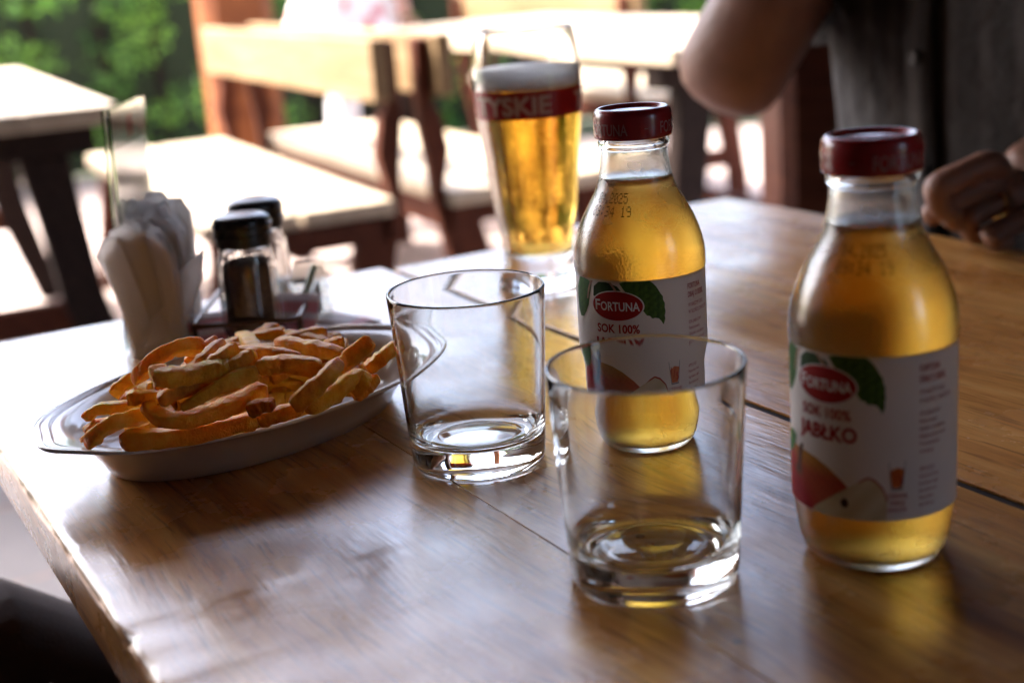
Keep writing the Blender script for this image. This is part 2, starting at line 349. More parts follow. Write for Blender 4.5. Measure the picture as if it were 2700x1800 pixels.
def hedge(name, label, p0, p1, h, seed):
    r = random.Random(seed); p0 = Vector(p0); p1 = Vector(p1); ln = (p1-p0).length; dr = (p1-p0)/ln; nr = Vector((-dr.y, dr.x, 0))
    root = empty(name, label, 'hedge', (p0+p1)/2); o = root.location
    cl = []
    n = int(ln*h*21)
    for _ in range(n):
        t = r.uniform(0, ln); z = r.uniform(.03, h); d = r.gauss(0, .13)+.28*(abs(z-h*.5)/h)
        q = p0 + dr*t + nr*d - o; hue = max(0, min(1.6, r.gauss(.65, .4)))
        s = r.uniform(.09, .2); cl.append((q.x, q.y, z, s, s*r.uniform(.6, .9), hue))
    f = leaf_cloud('foliage', cl, .024, 62, leafm, root, seed); f['kind'] = 'stuff'
    core = mk('inner_branches', join(*[tube([p0+dr*t+nr*.25-o+Vector((0, 0, 0)), p0+dr*(t+r.uniform(-.15, .15))+nr*.3-o+Vector((0, 0, h*.9))], [.03, .008], 6) for t in [i*.3 for i in range(int(ln/.3))]]), M['darkwood'], root)
    sh = mk('shaded_core', box(0, ln, .32, .5, .02, h*.92), flat('core_shade', (.02, .03, .012), 1), root); sh.rotation_euler = (0, 0, atan2(dr.y, dr.x)); sh.location = p0-o  # dark block inside the foliage, its colour stands in for the hedge's inner shade
    return root
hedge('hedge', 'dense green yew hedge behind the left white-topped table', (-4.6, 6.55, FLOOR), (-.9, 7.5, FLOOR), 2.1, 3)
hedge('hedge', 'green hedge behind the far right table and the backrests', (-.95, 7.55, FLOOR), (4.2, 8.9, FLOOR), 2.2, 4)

# ------------------------------------------------------------------ the table in front
tb = empty('table', 'large varnished plank table in the foreground carrying bottles, glasses and fries', 'table', (0, 0, 0), TH)
def edge(y, r, sg, n=4):    # rounded upper arris at y, from the side up to the top
    return [(y-sg*r*(1-cos(pi/2*i/n)), -r+r*sin(pi/2*i/n)) for i in range(n+1)]
for w0, w1, s0, ra, rb in [(.0917, .26775, -1.032, .0045, .0004), (.26825, .4448, -1.046, .0004, .0008), (.4512, .6398, -1.034, .0008, .0002), (.6400, .8295, -1.07, .0002, .0045)]:
    hw = (w1-w0)/2
    pr = [(-hw, -.03), (hw, -.03)] + edge(hw, rb, 1) + list(reversed(edge(-hw, ra, -1)))
    if ra > .004:    # the worn outer edge: its arris is chipped and uneven
        er = random.Random(4); V, F = [], []; ns = 260; q = 0
        for i in range(ns+1):
            q = .8*q + .2*er.gauss(0, 1.6); chip = er.uniform(.5, 1.4) if er.random() < .12 else 0
            r_ = min(.009, max(.0015, ra*(1+.45*q+chip*.6))); dz = min(0, -.0006*abs(q)-.0006*chip)
            sec = [(-hw, -.03), (hw, -.03)] + edge(hw, rb, 1) + [(y_, z_+(dz if k_ > 1 else 0)) for k_, (y_, z_) in enumerate(reversed(edge(-hw, r_, -1)))]
            V += [(-.9+1.8*i/ns, y_, z_) for y_, z_ in sec]; m_ = len(sec)
        for i in range(ns):
            for k_ in range(m_): F.append((i*m_+k_, i*m_+(k_+1) % m_, (i+1)*m_+(k_+1) % m_, (i+1)*m_+k_))
        F += [tuple(range(m_)), tuple(reversed(range(ns*m_, ns*m_+m_)))]
        bd = mk('plank', (V, F), M['table'], tb, loc=(s0+.9, (w0+w1)/2, 0), fix=True, smooth=True); bd.data.set_sharp_from_angle(angle=radians(38))
    else:
        bd = mk('plank', prism(pr, 'x', -.9, .9), M['table'], tb, loc=(s0+.9, (w0+w1)/2, 0), fix=True); bevel(bd, .0012, 2, 60)
mk('joint_dirt', box(-1.02, .85, .4446, .4514, -.028, -.0016), M['darkwood'], tb)
mk('apron', box(-.88, .6, .16, .19, -.11, -.031), M['darkwood'], tb); mk('apron', box(-.88, .6, .73, .76, -.11, -.031), M['darkwood'], tb)
mk('batten', box(-.8, -.72, .12, .8, -.065, -.0305), M['darkwood'], tb); mk('batten', box(.45, .53, .12, .8, -.065, -.0305), M['darkwood'], tb)
for sx in (-.76, .49):
    for wy in (.175, .745):
        bevel(mk('leg', box(sx-.035, sx+.035, wy-.035, wy+.035, FLOOR, -.066), M['darkwood'], tb), .006)

# ------------------------------------------------------------------ benches, tables and post outside
def bench(label, origin, rz, L=1.7, dp=.47, seatm='pine', backm='pine2', group='wooden benches', cat='bench'):
    """local frame: x along the bench, y = 0 front edge to dp back edge, z from the floor"""
    r = empty('bench', label, cat, (origin[0], origin[1], FLOOR), rz, group)
    hw = dp/2
    bevel(mk('seat_board', box(0, L, 0, hw-.006, .41, .45), M[seatm], r), .007, 2)
    bevel(mk('seat_board', box(0, L, hw+.006, dp, .41, .45), M[seatm], r), .007, 2)
    bevel(mk('backrest', box(-.01, L+.01, dp-.03, dp+.012, .68, .828), M[backm], r), .006, 2)
    prof = [(dp+.013, .82), (dp+.05, .82), (dp+.052, .62), (dp+.035, .5), (dp+.03, .41), (dp-.005, .25), (dp-.03, .1), (dp-.03, 0), (dp-.11, 0), (dp-.12, .12), (dp-.105, .3), (dp-.075, .409), (dp+.0005, .409), (dp+.0005, .46), (dp-.02, .55), (dp+.0, .65), (dp+.0125, .655)]
    for x in (.03, L-.085):
        bevel(mk('post', prism(prof, 'x', x, x+.05), M['redwood'], r), .006, 2)
        bevel(mk('front_leg', prism([(.03, .409), (.12, .409), (.09, .25), (.06, .1), (.055, 0), (-.02, 0), (-.015, .1), (.015, .28)], 'x', x, x+.05), M['redwood'], r), .006, 2)
        mk('stretcher', box(x+.008, x+.042, .07, dp-.1, .13, .2), M['redwood'], r)
        mk('seat_bearer', box(x+.051, x+.09, .04, dp-.04, .35, .4095), M['redwood'], r)
    bevel(mk('apron', box(.0, L, dp-.02, dp-.001, .345, .409), M['redwood'], r), .003, 1)
    return r
BA = radians(-66.0); bd_ = Vector((cos(BA), sin(BA), 0)); bn_ = Vector((-sin(BA), cos(BA), 0))
b1n = Vector((-.255, 3.30, 0)); L1 = 1.72
o1 = b1n - bd_*L1 - bn_*.47
bench('pale bench in front of the orange post, its white seat and backrest facing left', o1, BA, L1)
o2 = b1n + bn_*.14 + bd_*.02 + bn_*.47
bench('pale bench behind the beer glass, back to back with the bench by the post', o2, BA+pi, L1)
def table(label, origin, rz, L, W, top='pine', leg='curved', th=.04, hgt=.75):
    r = empty('table', label, 'table', (origin[0], origin[1], FLOOR), rz)
    n = 4
    for i in range(n):
        y0 = W*i/n; y1 = W*(i+1)/n-.002
        bevel(mk('plank', box(0, L, y0, y1, hgt-th, hgt), M[top], r), .005, 2)
    for x in (.12, L-.2):
        mk('batten', box(x, x+.08, .04, W-.04, hgt-th-.07, hgt-th-.0005), M['darkwood'], r)
        for sgn, y0 in ((1, .1), (-1, W-.1)):
            pr = [(0, hgt-th-.071), (.11*sgn, hgt-th-.071), (.085*sgn, .5), (.06*sgn, .3), (.0, .1), (-.03*sgn, 0), (-.12*sgn, 0), (-.07*sgn, .15), (-.03*sgn, .33), (-.012*sgn, .5)]
            bevel(mk('leg', prism([(y0+p[0], p[1]) for p in pr], 'x', x+.01, x+.07), M['darkwood'], r), .006, 2)
        mk('stretcher', box(x+.02, x+.06, .12, W-.12, .24, .31), M['redwood'], r)
    mk('beam', box(.2, L-.2, W/2-.03, W/2+.03, .255, .295), M['redwood'], r)
    return r
# table at the left edge of the picture: near right corner at (-.83, 2.98)
table('white-topped table at the left edge in front of the hedge', Vector((-.80, 2.99, 0)) - bd_*1.9 - bn_*.78, BA, 1.9, .78)
table('long pale table at the top behind the beer glass and the raised arm', Vector((.43, 3.34, 0)) - bd_*2.3, BA, 2.3, .82)
bench('bench beyond the far right table, only its seat end and backrest showing', Vector((.62, 5.25, 0)) + bn_*.40 + bd_*.0, BA+pi, 1.7)
# square orange post with chamfered edges
pc = (-.985, 5.55)
po = empty('post', 'orange stained wooden post standing before the hedge', 'post', (pc[0], pc[1], FLOOR), radians(20))
c_, a_ = .045, .135
oc = [(-a_+c_, -a_), (a_-c_, -a_), (a_, -a_+c_), (a_, a_-c_), (a_-c_, a_), (-a_+c_, a_), (-a_, a_-c_), (-a_, -a_+c_)]
mk('shaft', prism(oc, 'z', .06, 3.0), M['post'], po)
mk('foot', prism([(x*.8, y*.8) for x, y in oc], 'z', 0, .06), M['steel'], po)

# ------------------------------------------------------------------ wrapping print round glass and caps
def subdiv_map(bm, maxlen, fn):
    for _ in range(6):
        bmesh.ops.triangulate(bm, faces=bm.faces[:])
        e = [x for x in bm.edges if x.calc_length() > maxlen]
        if not e: break
        bmesh.ops.subdivide_edges(bm, edges=e, cuts=1)
    bmesh.ops.triangulate(bm, faces=bm.faces[:])
    for v in bm.verts: v.co = fn(v.co.x, v.co.y)
def bm_obj(name, bm, mat, parent):
    me = bpy.data.meshes.new(name); bm.to_mesh(me); bm.free(); me.materials.append(mat)
    o = bpy.data.objects.new(name, me); COL.objects.link(o); o.parent = parent; return o
_tc = {}
_fc = bpy.data.curves.new('lettering', 'FONT'); _fo = bpy.data.objects.new('lettering', _fc); COL.objects.link(_fo)
def text2d(body, bold=0.0):
    if (body, bold) not in _tc:
        _fc.body = body; _fc.size = 1; _fc.offset = bold; _fc.resolution_u = 3
        bpy.context.view_layer.update(); dg = bpy.context.evaluated_depsgraph_get()
        me = bpy.data.meshes.new_from_object(_fo.evaluated_get(dg))
        _tc[(body, bold)] = ([(v.co.x, v.co.y) for v in me.vertices], [tuple(p.vertices) for p in me.polygons]); bpy.data.meshes.remove(me)
    return _tc[(body, bold)]
CAPH = .70
def text(bm, body, u0, vbase, height, width=None, cond=.78, bold=0.0, slope=0.0):
    """lettering with its base line at vbase; heights and widths in metres"""
    P, F = text2d(body, bold); k = height/CAPH
    x0 = min(p[0] for p in P); x1 = max(p[0] for p in P)
    kx = width/(x1-x0) if width else k*cond
    vs_ = [bm.verts.new((u0+(p[0]-x0)*kx, vbase+p[1]*k + slope*((p[0]-x0)*kx), 0)) for p in P]
    for f in F:
        try: bm.faces.new([vs_[i] for i in f])
        except ValueError: pass
def cyl(R, flip=1):
    """u is arc length at radius R counted from the front (-y), v is height; R may be a function of v"""
    def fn(u, v):
        r = R(v) if callable(R) else R
        a = u/(r if not callable(R) else R(v))
        return Vector((r*sin(a), -r*cos(a), v))
    return fn
def cyl_ang(R, Rref):
    """like cyl, but the angle is u / Rref whatever the radius R(v)"""
    def fn(u, v):
        r = R(v) if callable(R) else R
        a = u/Rref
        return Vector((r*sin(a), -r*cos(a), v))
    return fn
def poly(bm, pts):
    f = bm.faces.new([bm.verts.new((p[0], p[1], 0)) for p in pts]); return f
def facing(p):  # rotation that turns local -y to the camera
    return atan2(-p[0], p[1])

# ------------------------------------------------------------------ juice bottles
BP = [(0, .0032), (.014, .0028), (.0205, .0010), (.0235, .0), (.0262, .0010), (.0284, .0045), (.0298, .0095), (.0306, .015), (.0316, .022), (.0320, .026), (.0320, .088), (.03225, .0895), (.0325, .092), (.0325, .0965), (.0321, .1010), (.0312, .1050), (.0297, .1100), (.0273, .1158), (.0243, .1215), (.0210, .1272), (.0187, .1325), (.0174, .1380), (.0165, .1435), (.0161, .1490), (.0163, .1498), (.0173, .1508), (.0174, .1525), (.0170, .1537), (.0158, .1542), (.0156, .1600)]
def prof_r(z):
    for (r0, z0), (r1, z1) in zip(BP[3:], BP[4:]):
        if z0 <= z <= z1: return r0 + (r1-r0)*((z-z0)/max(z1-z0, 1e-9))
    return BP[-1][0]
LZ0, LZ1, LR = .0245, .0903, .03215      # label bottom, top, radius
D5 = {'0': '01110 10001 10011 10101 11001 10001 01110', '1': '00100 01100 00100 00100 00100 00100 01110', '2': '01110 10001 00001 00110 01000 10000 11111', '3': '11110 00001 00001 01110 00001 00001 11110', '4': '00010 00110 01010 10010 11111 00010 00010', '5': '11111 10000 11110 00001 00001 10001 01110', '9': '01110 10001 10001 01111 00001 00001 01110', '.': '00000 00000 00000 00000 00000 01100 01100', ':': '00000 01100 01100 00000 01100 01100 00000', ' ': '00000 00000 00000 00000 00000 00000 00000'}
def dots(bm, s, u0, v0, h):
    p = h/6.2; q = p*.36
    for i, ch in enumerate(s):
        for r, row in enumerate(D5[ch].split()):
            for c, b in enumerate(row):
                if b == '1':
                    x = u0+(i*6.2+c)*p*.62; y = v0+(6-r)*p; poly(bm, [(x-q*.8, y-q), (x+q*.8, y-q), (x+q*.8, y+q), (x-q*.8, y+q)])
def mm(deg): return radians(deg)*LR     # label angle to arc length
def lv(v): return LZ1 - v*.001*1.034        # millimetres below the label's top edge
LEAF_R = [(4, -1.0), (9, -.3), (16, -.3), (23, -.3), (30, -.3), (33, -1.6), (35.5, -3.2), (37, -4.6), (39, -6.6), (41, -8.2), (41, -9.8), (42.5, -11.6), (42.2, -13.6), (42.8, -15.4), (42, -17.4), (42.3, -19), (40.6, -21.6), (38.5, -19.6), (36.5, -18.4), (33.5, -18), (31, -18.2), (29, -16.8), (26.5, -16.6), (24, -14.6), (21, -13), (18, -10.6), (13, -7.6), (8, -4.4)]
LEAF_L = [(-43, -.4), (-34, -.4), (-28, -1.0), (-24, -1.6), (-26, -5), (-28, -9), (-30, -13), (-34, -16.5), (-39, -19.5), (-45, -20), (-49, -17), (-50, -12), (-49, -6)]
LEAF_M = [(-22, -3.4), (-16, -1.0), (-8, -.8), (2, -2.6), (7, -6), (4, -9.5), (-6, -9), (-16, -8.6), (-23, -8)]
LEAF_A = [(-30, -36.4), (-36, -35), (-43, -35.4), (-48, -38), (-52, -42), (-53, -45.5), (-48, -45.8), (-42, -44.6), (-36, -42.4), (-32, -39.6)]
def clip_poly_grid(pts, colfn, fn, step=.0011):
    bm = bmesh.new(); poly(bm, pts)
    for _ in range(7):
        bmesh.ops.triangulate(bm, faces=bm.faces[:])
        e = [x for x in bm.edges if x.calc_length() > step*1.6]
        if not e: break
        bmesh.ops.subdivide_edges(bm, edges=e, cuts=1)
    bmesh.ops.triangulate(bm, faces=bm.faces[:])
    cols = [colfn(v.co.x, v.co.y) for v in bm.verts]
    for v in bm.verts: v.co = fn(v.co.x, v.co.y)
    return bm, cols
def picture(name, pts, colfn, R, parent):
    P = [(mm(a), lv(-v)) for a, v in pts]
    bm, cols = clip_poly_grid(P, lambda x, y: colfn(math.degrees(x/LR), (LZ1-y)/.001034), cyl_ang(R, LR))
    o = bm_obj(name, bm, M['art'], parent)
    ca = o.data.color_attributes.new('col', 'FLOAT_COLOR', 'POINT'); ca.data.foreach_set('color', [c for q in cols for c in (*q, 1)])
    return o
def lerp(a, b, t):
    t = max(0, min(1, t)); return tuple(x+(y-x)*t for x, y in zip(a, b))
def leafcol(base, tip):
    def f(a, v):
        n = .5+.5*sin(a*1.1+v*.9)*sin(a*.37-v*.7)
        return lerp(base, tip, .55*n + .45*((a % 7)/7))
    return f
def applecol(a, v):     # a: degrees from the oval's centre, v: mm below label top
    d = sqrt(((a+29)/30)**2 + ((v-49)/16)**2)
    c = lerp((.5, .24, .03), (.42, .07, .03), (v-40)/9)
    c = lerp(c, (.36, .006, .018), (-(a+14)/20)+(v-50)/14)
    if abs(a+27) < 5 and v < 52: c = lerp((.22, .07, .02), c, abs(a+27)/5)
    if (a+29)**2/60+(v-50)**2/9 < 1.0: c = lerp((.16, .05, .02), c, (a+29)**2/60+(v-50)**2/9)
    n = .5+.5*sin(a*.9)*sin(v*1.7+a*.3)
    return tuple(x*(.86+.28*n) for x in c)
def fleshcol(a, v): return lerp((.62, .50, .30), (.70, .60, .42), .5+.5*sin(a*.3+v*.5))
def ell(ca, cv, ra, rv, n=40, a0=0, a1=2*pi): return [(ca+ra*cos(a0+(a1-a0)*i/n), cv+rv*sin(a0+(a1-a0)*i/n)) for i in range(n if a1-a0 > 6.2 else n+1)]
def bottle(label, pos, rot_label, rot_cap, rot_date):
    r = empty('juice_bottle', label, 'bottle', (pos[0], pos[1], 0.0003), facing(pos), 'apple juice bottles on the table')
    inner = [(.0139, .160), (.0139, .1545), (.0141, .149), (.0146, .1435), (.0155, .138), (.0167, .1325), (.0190, .1272), (.0223, .1215), (.0253, .1158), (.0277, .1100), (.0292, .1050), (.0301, .1010), (.0305, .0965), (.0305, .092), (.0302, .0885), (.0300, .026), (.0296, .020), (.0289, .012), (.0278, .0072), (.0245, .0042), (.0150, .0046), (0, .0056)]
    out = BP[:10] + [(.0320, .05)] + BP[10:]
    mk('glass_body', lathe(out+inner, 96), M['bottle'], r, smooth=True, fix=True)
    g = .00018; lvl = .1352
    lq = [(0, .0056-g), (.0150, .0046-g), (.0245+g, .0042-g), (.0278+g, .0072-g), (.0289+g, .012), (.0296+g, .020), (.0300+g, .026), (.0302+g, .0885), (.0305+g, .092), (.0305+g, .0965), (.0301+g, .1010), (.0292+g, .1050), (.0277+g, .1100), (.0253+g, .1158), (.0223+g, .1215), (.0190+g, .1272), (.0167+g, .1325), (.0161+g, lvl+.0006), (.0152, lvl), (.0135, lvl-.0004), (0, lvl-.0004)]
    mk('juice', lathe(lq, 96), M['juice'], r, smooth=True, fix=True)
    # red screw cap with a dished top
    cp = [(0, .1668), (.0140, .1668), (.0150, .1672), (.0157, .1684), (.0166, .1688), (.0176, .1684), (.0186, .1670), (.0190, .1650), (.0191, .1630), (.0191, .1562), (.0188, .1550), (.0184, .1547), (.0178, .1552), (.0177, .158), (.0176, .162), (0, .1622)]
    cap = mk('cap', lathe(cp, 96), M['cap'], r, smooth=True, fix=True); cap.rotation_euler.z = rot_cap
    bm = bmesh.new()
    for k in range(3):
        u = radians(k*120-37)*.0191
        text(bm, 'FORTUNA', u, .1572, .0054, radians(70)*.0191, bold=.012)
        poly(bm, [(u-radians(26)*.0191, .1597), (u-radians(20)*.0191, .1597), (u-radians(20)*.0191, .1601), (u-radians(26)*.0191, .1601)])
    subdiv_map(bm, .002, cyl_ang(.01922, .0191)); bm_obj('cap_lettering', bm, M['cap_print'], cap)
    bm = bmesh.new(); text(bm, 'FORTUNA', -.0085, -.0018, .0035, .017, bold=.01)
    for v in bm.verts: v.co = Vector((v.co.x, v.co.y, .16695))
    bm_obj('cap_lettering', bm, M['cap_print'], cap)
    # printed date code on the shoulder
    bm = bmesh.new(); dots(bm, '04.2025', 0, .1258, .0042); dots(bm, '09:34 19', -.0008, .1200, .0042)
    subdiv_map(bm, .002, cyl_ang(lambda z: prof_r(z)+.00012, .0225)); d = bm_obj('date_code', bm, M['print_black'], r); d.rotation_euler.z = rot_date
    # paper label: the back stays open where its ends would meet
    bm = bmesh.new(); poly(bm, [(mm(-150), LZ0), (mm(152), LZ0), (mm(152), LZ1), (mm(-150), LZ1)])
    n = 90; bm.free(); V, F = [], []
    for i in range(n+1):
        a = radians(-150+302*i/n)
        for rr in (LR, LR-.0001):
            for z in (LZ0, LZ1): V.append((rr*sin(a), -rr*cos(a), z))
    for i in range(n):
        a = i*4; b = a+4; F += [(a, b, b+1, a+1), (a+2, a+3, b+3, b+2), (a+1, b+1, b+3, a+3), (a, a+2, b+2, b)]
    F += [(0, 1, 3, 2), (n*4, n*4+2, n*4+3, n*4+1)]
    lb = mk('label', (V, F), M['label'], r, smooth=False, fix=True); lb.data.shade_smooth(); lb.data.set_sharp_from_angle(angle=radians(40)); lb.rotation_euler.z = rot_label
    e1, e2, e3, e4 = LR+.00007, LR+.00013, LR+.00019, LR+.00025
    picture('leaf_print', LEAF_M, leafcol((.012, .035, .01), (.03, .07, .015)), e1, lb)
    picture('leaf_print', LEAF_L, leafcol((.02, .07, .015), (.06, .16, .03)), e2, lb)
    picture('leaf_print', LEAF_R, leafcol((.02, .055, .01), (.09, .17, .025)), e2, lb)
    for pts in ([(-26, -.8), (-22.5, -.8), (-26.5, -4), (-30, -10), (-31.5, -10), (-29.5, -5)], [(-6, -.8), (-3.5, -.8), (1, -4), (3, -7), (1.2, -7), (-2, -3.5)]):
        picture('twig_print', pts, lambda a, v: (.45, .28, .2), e3, lb)
    apple = [(-52, -66*.962+.3)] + [(-53, -58), (-52, -50), (-50, -46), (-45, -42.5), (-38, -40.6), (-32, -40.2), (-26, -40.4), (-18, -40.6), (-8, -41.6), (2, -44), (12, -48), (20, -52.5), (22, -55), (22, -60), (16, -63.3), (-52, -63.3)]
    picture('apple_print', apple[1:], applecol, e1, lb)
    picture('apple_slice_print', [(-12, -63.3), (-8, -61), (2, -57), (12, -53), (20, -50), (26, -48), (31, -46.6), (36, -47.8), (41, -51), (43.5, -56), (43, -63.3)], fleshcol, e2, lb)
    picture('slice_peel_print', [(23, -49), (27, -47.2), (31, -46), (36, -47.2), (41, -50.4), (44, -55.5), (43.4, -56), (40.4, -51), (35.6, -48), (31, -46.8), (27, -48)], lambda a, v: (.4, .07, .04), e3, lb)
    picture('seed_print', ell(15, -57.2, 2.8, 1.9, 20), lambda a, v: (.05, .02, .01), e3, lb)
    picture('stem_print', [(-24.5, -38.6), (-20.5, -38.2), (-22, -42), (-23.5, -46), (-25, -50), (-28.5, -50), (-26.6, -45), (-25, -41)], lambda a, v: (.09, .03, .02), e3, lb)
    picture('leaf_print', LEAF_A, leafcol((.02, .10, .03), (.07, .22, .07)), e3, lb)
    bm = bmesh.new(); poly(bm, [(mm(a), lv(-v)) for a, v in ell(0, -12.0, 24.8, 7.4, 56)]); subdiv_map(bm, .002, cyl_ang(e3, LR)); bm_obj('oval_rim', bm, M['print_white'], lb)
    bm = bmesh.new(); poly(bm, [(mm(a), lv(-v)) for a, v in ell(0, -12.0, 23.6, 6.9, 56)]); subdiv_map(bm, .002, cyl_ang(e4, LR)); bm_obj('oval_emblem', bm, M['print_red'], lb)
    bm = bmesh.new()
    P, F = text2d('ORTUNA', .018)
    text(bm, 'F', mm(-20.5), lv(14.2), .0052, mm(5.4), bold=.018); text(bm, 'ORTUNA', mm(-14.6), lv(14.2), .0043, mm(35.5), bold=.018)
    subdiv_map(bm, .002, cyl_ang(LR+.00033, LR)); bm_obj('emblem_lettering', bm, M['print_white'], lb)
    bm = bmesh.new()
    text(bm, 'SOK 100%', mm(-19.5), lv(24.8), .0041, mm(39.5), bold=.024)
    text(bm, 'JAB\u0141KO', mm(-23), lv(33.2), .0058, mm(47), bold=.032)
    text(bm, 'DZIENNEJ', mm(43.5), lv(54.4), .0017, mm(13.5), bold=.012); text(bm, 'PORCJI', mm(45.5), lv(57.2), .0017, mm(9.6), bold=.012); text(bm, 'OWOC\u00d3W', mm(43.6), lv(60), .0017, mm(13.2), bold=.012)
    text(bm, '1', mm(46.2), lv(46.2), .0036, cond=.6, bold=.01); text(bm, '/', mm(48.4), lv(48.4), .005, cond=.7); text(bm, '5', mm(51.4), lv(49.2), .0036, cond=.7, bold=.01)
    v = 7.0
    for s, h, b in (('FORTUNA', 2.6, .014), ('DBAJ O SIEBIE,', 2.6, .014)): text(bm, s, mm(66), lv(v), h*.001, cond=.56, bold=b); v += 4.0
    v += .6
    for s in ('W NASZYM SOKU', 'W S\u0141O\u0143CU OWOC\u00d3W'): text(bm, s, mm(66), lv(v), .0019, cond=.56); v += 3.3
    v += 1.4
    for s in ('SOK JAB\u0141KOWY', 'Pasteryzowany.', 'Sk\u0142adniki: sok jab\u0142kowy', 'Najlepiej spo\u017cy\u0107 przed', 'Przed spo\u017cyciem', 'wstrz\u0105sn\u0105\u0107'): text(bm, s, mm(66), lv(v), .0016, cond=.6); v += 2.9
    v += 4
    for s in ('APPLE JUICE', 'Pasteurized. From', 'Ingredients: apple', 'Best before end', 'Shake before', 'than 48 hours'): text(bm, s, mm(66), lv(v), .0015, cond=.6); v += 2.8
    subdiv_map(bm, .003, cyl_ang(LR+.0003, LR)); bm_obj('label_lettering', bm, M['print_red'], lb)
    bm = bmesh.new(); poly(bm, [(mm(45.6), lv(44.2)), (mm(47), lv(50.6)), (mm(53), lv(50.6)), (mm(55.2), lv(43.4)), (mm(50), lv(42.6))]); subdiv_map(bm, .002, cyl_ang(e2, LR)); bm_obj('glass_picture', bm, M['print_orange'], lb)
    bm = bmesh.new()
    poly(bm, [(mm(44.3), lv(40.2)), (mm(44.8), lv(40.2)), (mm(47), lv(51.4)), (mm(46.4), lv(51.4))]); poly(bm, [(mm(55.6), lv(40.2)), (mm(56.1), lv(40.2)), (mm(54), lv(51.4)), (mm(53.4), lv(51.4))])
    poly(bm, [(mm(46.4), lv(51.4)), (mm(46.4), lv(50.7)), (mm(54), lv(50.7)), (mm(54), lv(51.4))])
    subdiv_map(bm, .002, cyl_ang(e3, LR)); bm_obj('glass_outline', bm, M['print_grey'], lb)
    return r
PA, PB = (.0660, .6681), (.1412, .5191)
bottle('full apple juice bottle behind the front empty glass, its label in sharp focus', PA, radians(-22.5), radians(-41), radians(-56))
bottle('nearest apple juice bottle at the right, its label blurred and in shade', PB, radians(-34.3), radians(38), radians(-31))

# ------------------------------------------------------------------ tumblers
def tumbler(label, pos, rz):
    o = [(0, .0022), (.024, .0022), (.0285, .0012), (.0315, 0), (.0330, .0007), (.0337, .0030), (.0341, .0090), (.0352, .0260), (.0368, .0530), (.0384, .0800), (.0389, .0872)]
    rim = [(.03895, .0879), (.0386, .0886), (.0380, .0887), (.0376, .0882), (.03735, .0872)]
    inn = [(.0368, .0800), (.0352, .0530), (.0336, .0280), (.0330, .0205), (.0322, .0172), (.0305, .0148), (.0280, .0134), (.0235, .0127), (.0215, .0122), (.0195, .0125), (.0120, .0136), (0, .0140)]
    t = mk('drinking_glass', lathe(o+rim+inn, 128), M['glass'], None, smooth=True, fix=True)
    t.location = (pos[0], pos[1], .0003); t.rotation_euler.z = rz
    return meta(t, label, 'glass', 'empty drinking glasses')
PF, PL = (.0504, .5096), (-.0208, .6575)
tumbler('empty clear drinking glass nearest the camera, in front of the sharp juice bottle', PF, .2)
tumbler('empty clear drinking glass between the plate of fries and the middle of the table', PL, .9)

# ------------------------------------------------------------------ beer glass
PT = (.0251, 1.0232)
bg_ = empty('beer_glass', 'tall glass of lager with white foam and a red lettered band', 'beer glass', (PT[0], PT[1], .0003), facing(PT))
bo = smoothprof([(.0262, 0), (.0288, .0015), (.0292, .006), (.0276, .013), (.0262, .020), (.0266, .030), (.0279, .046), (.0315, .0635), (.0350, .098), (.0383, .126), (.0396, .146), (.0396, .163), (.0378, .180), (.0354, .1905)], 6)
bi = [(r-.0016, z) for r, z in reversed(smoothprof([(.0262, .030), (.0279, .046), (.0315, .0635), (.0350, .098), (.0383, .126), (.0396, .146), (.0396, .163), (.0378, .180), (.0354, .1905)], 6))]
def bor(z):
    for (r0, z0), (r1, z1) in zip(bo[6:], bo[7:]):
        if z0 <= z <= z1: return r0+(r1-r0)*(z-z0)/max(z1-z0, 1e-9)
    return bo[-1][0]
mk('glass_body', lathe([(0, .004), (.018, .003)]+bo+[(.0345, .1917), (.0333, .1914)]+bi+[(.0215, .0265), (.017, .0248), (0, .0243)], 96), M['beerglass'], bg_, smooth=True, fix=True)
g = .0002; FZ0, FZ1 = .1495, .1625
bl = [(0, .0243-g), (.017, .0248-g), (.0215+g, .0265-g)] + [(r+g, z) for r, z in reversed(bi) if z < FZ0-.001] + [(bor(FZ0)-.0016+g, FZ0), (0, FZ0)]
mk('lager', lathe(bl, 96), M['beer'], bg_, smooth=True, fix=True)
fo = [(0, FZ0+.0003), (bor(FZ0)-.00165, FZ0+.0003), (bor(.156)-.00165, .156), (bor(FZ1)-.00165, FZ1+.001), (bor(FZ1)-.0045, FZ1-.001), (bor(FZ1)-.012, FZ1-.0015), (.012, FZ1-.0008), (0, FZ1-.001)]
mk('foam', lathe(fo, 64), M['foam'], bg_, smooth=True, fix=True)
BZ0, BZ1 = .1295, .1495
bb = [(bor(BZ0+(BZ1-BZ0)*i/8)+.0001, BZ0+(BZ1-BZ0)*i/8) for i in range(9)]
bnd = mk('printed_band', lathe(bb, 96), M['band'], bg_, smooth=True)
for a in (-63, 57, 177):
    bm = bmesh.new(); text(bm, 'TYSKIE', radians(a)*.039, .1332, .0125, radians(87)*.039, bold=.035)
    subdiv_map(bm, .003, cyl_ang(lambda z: bor(min(max(z, BZ0), BZ1))+.00035, .039)); bm_obj('band_lettering', bm, M['band_text'], bnd)
bpy.data.objects.remove(_fo); bpy.data.curves.remove(_fc)

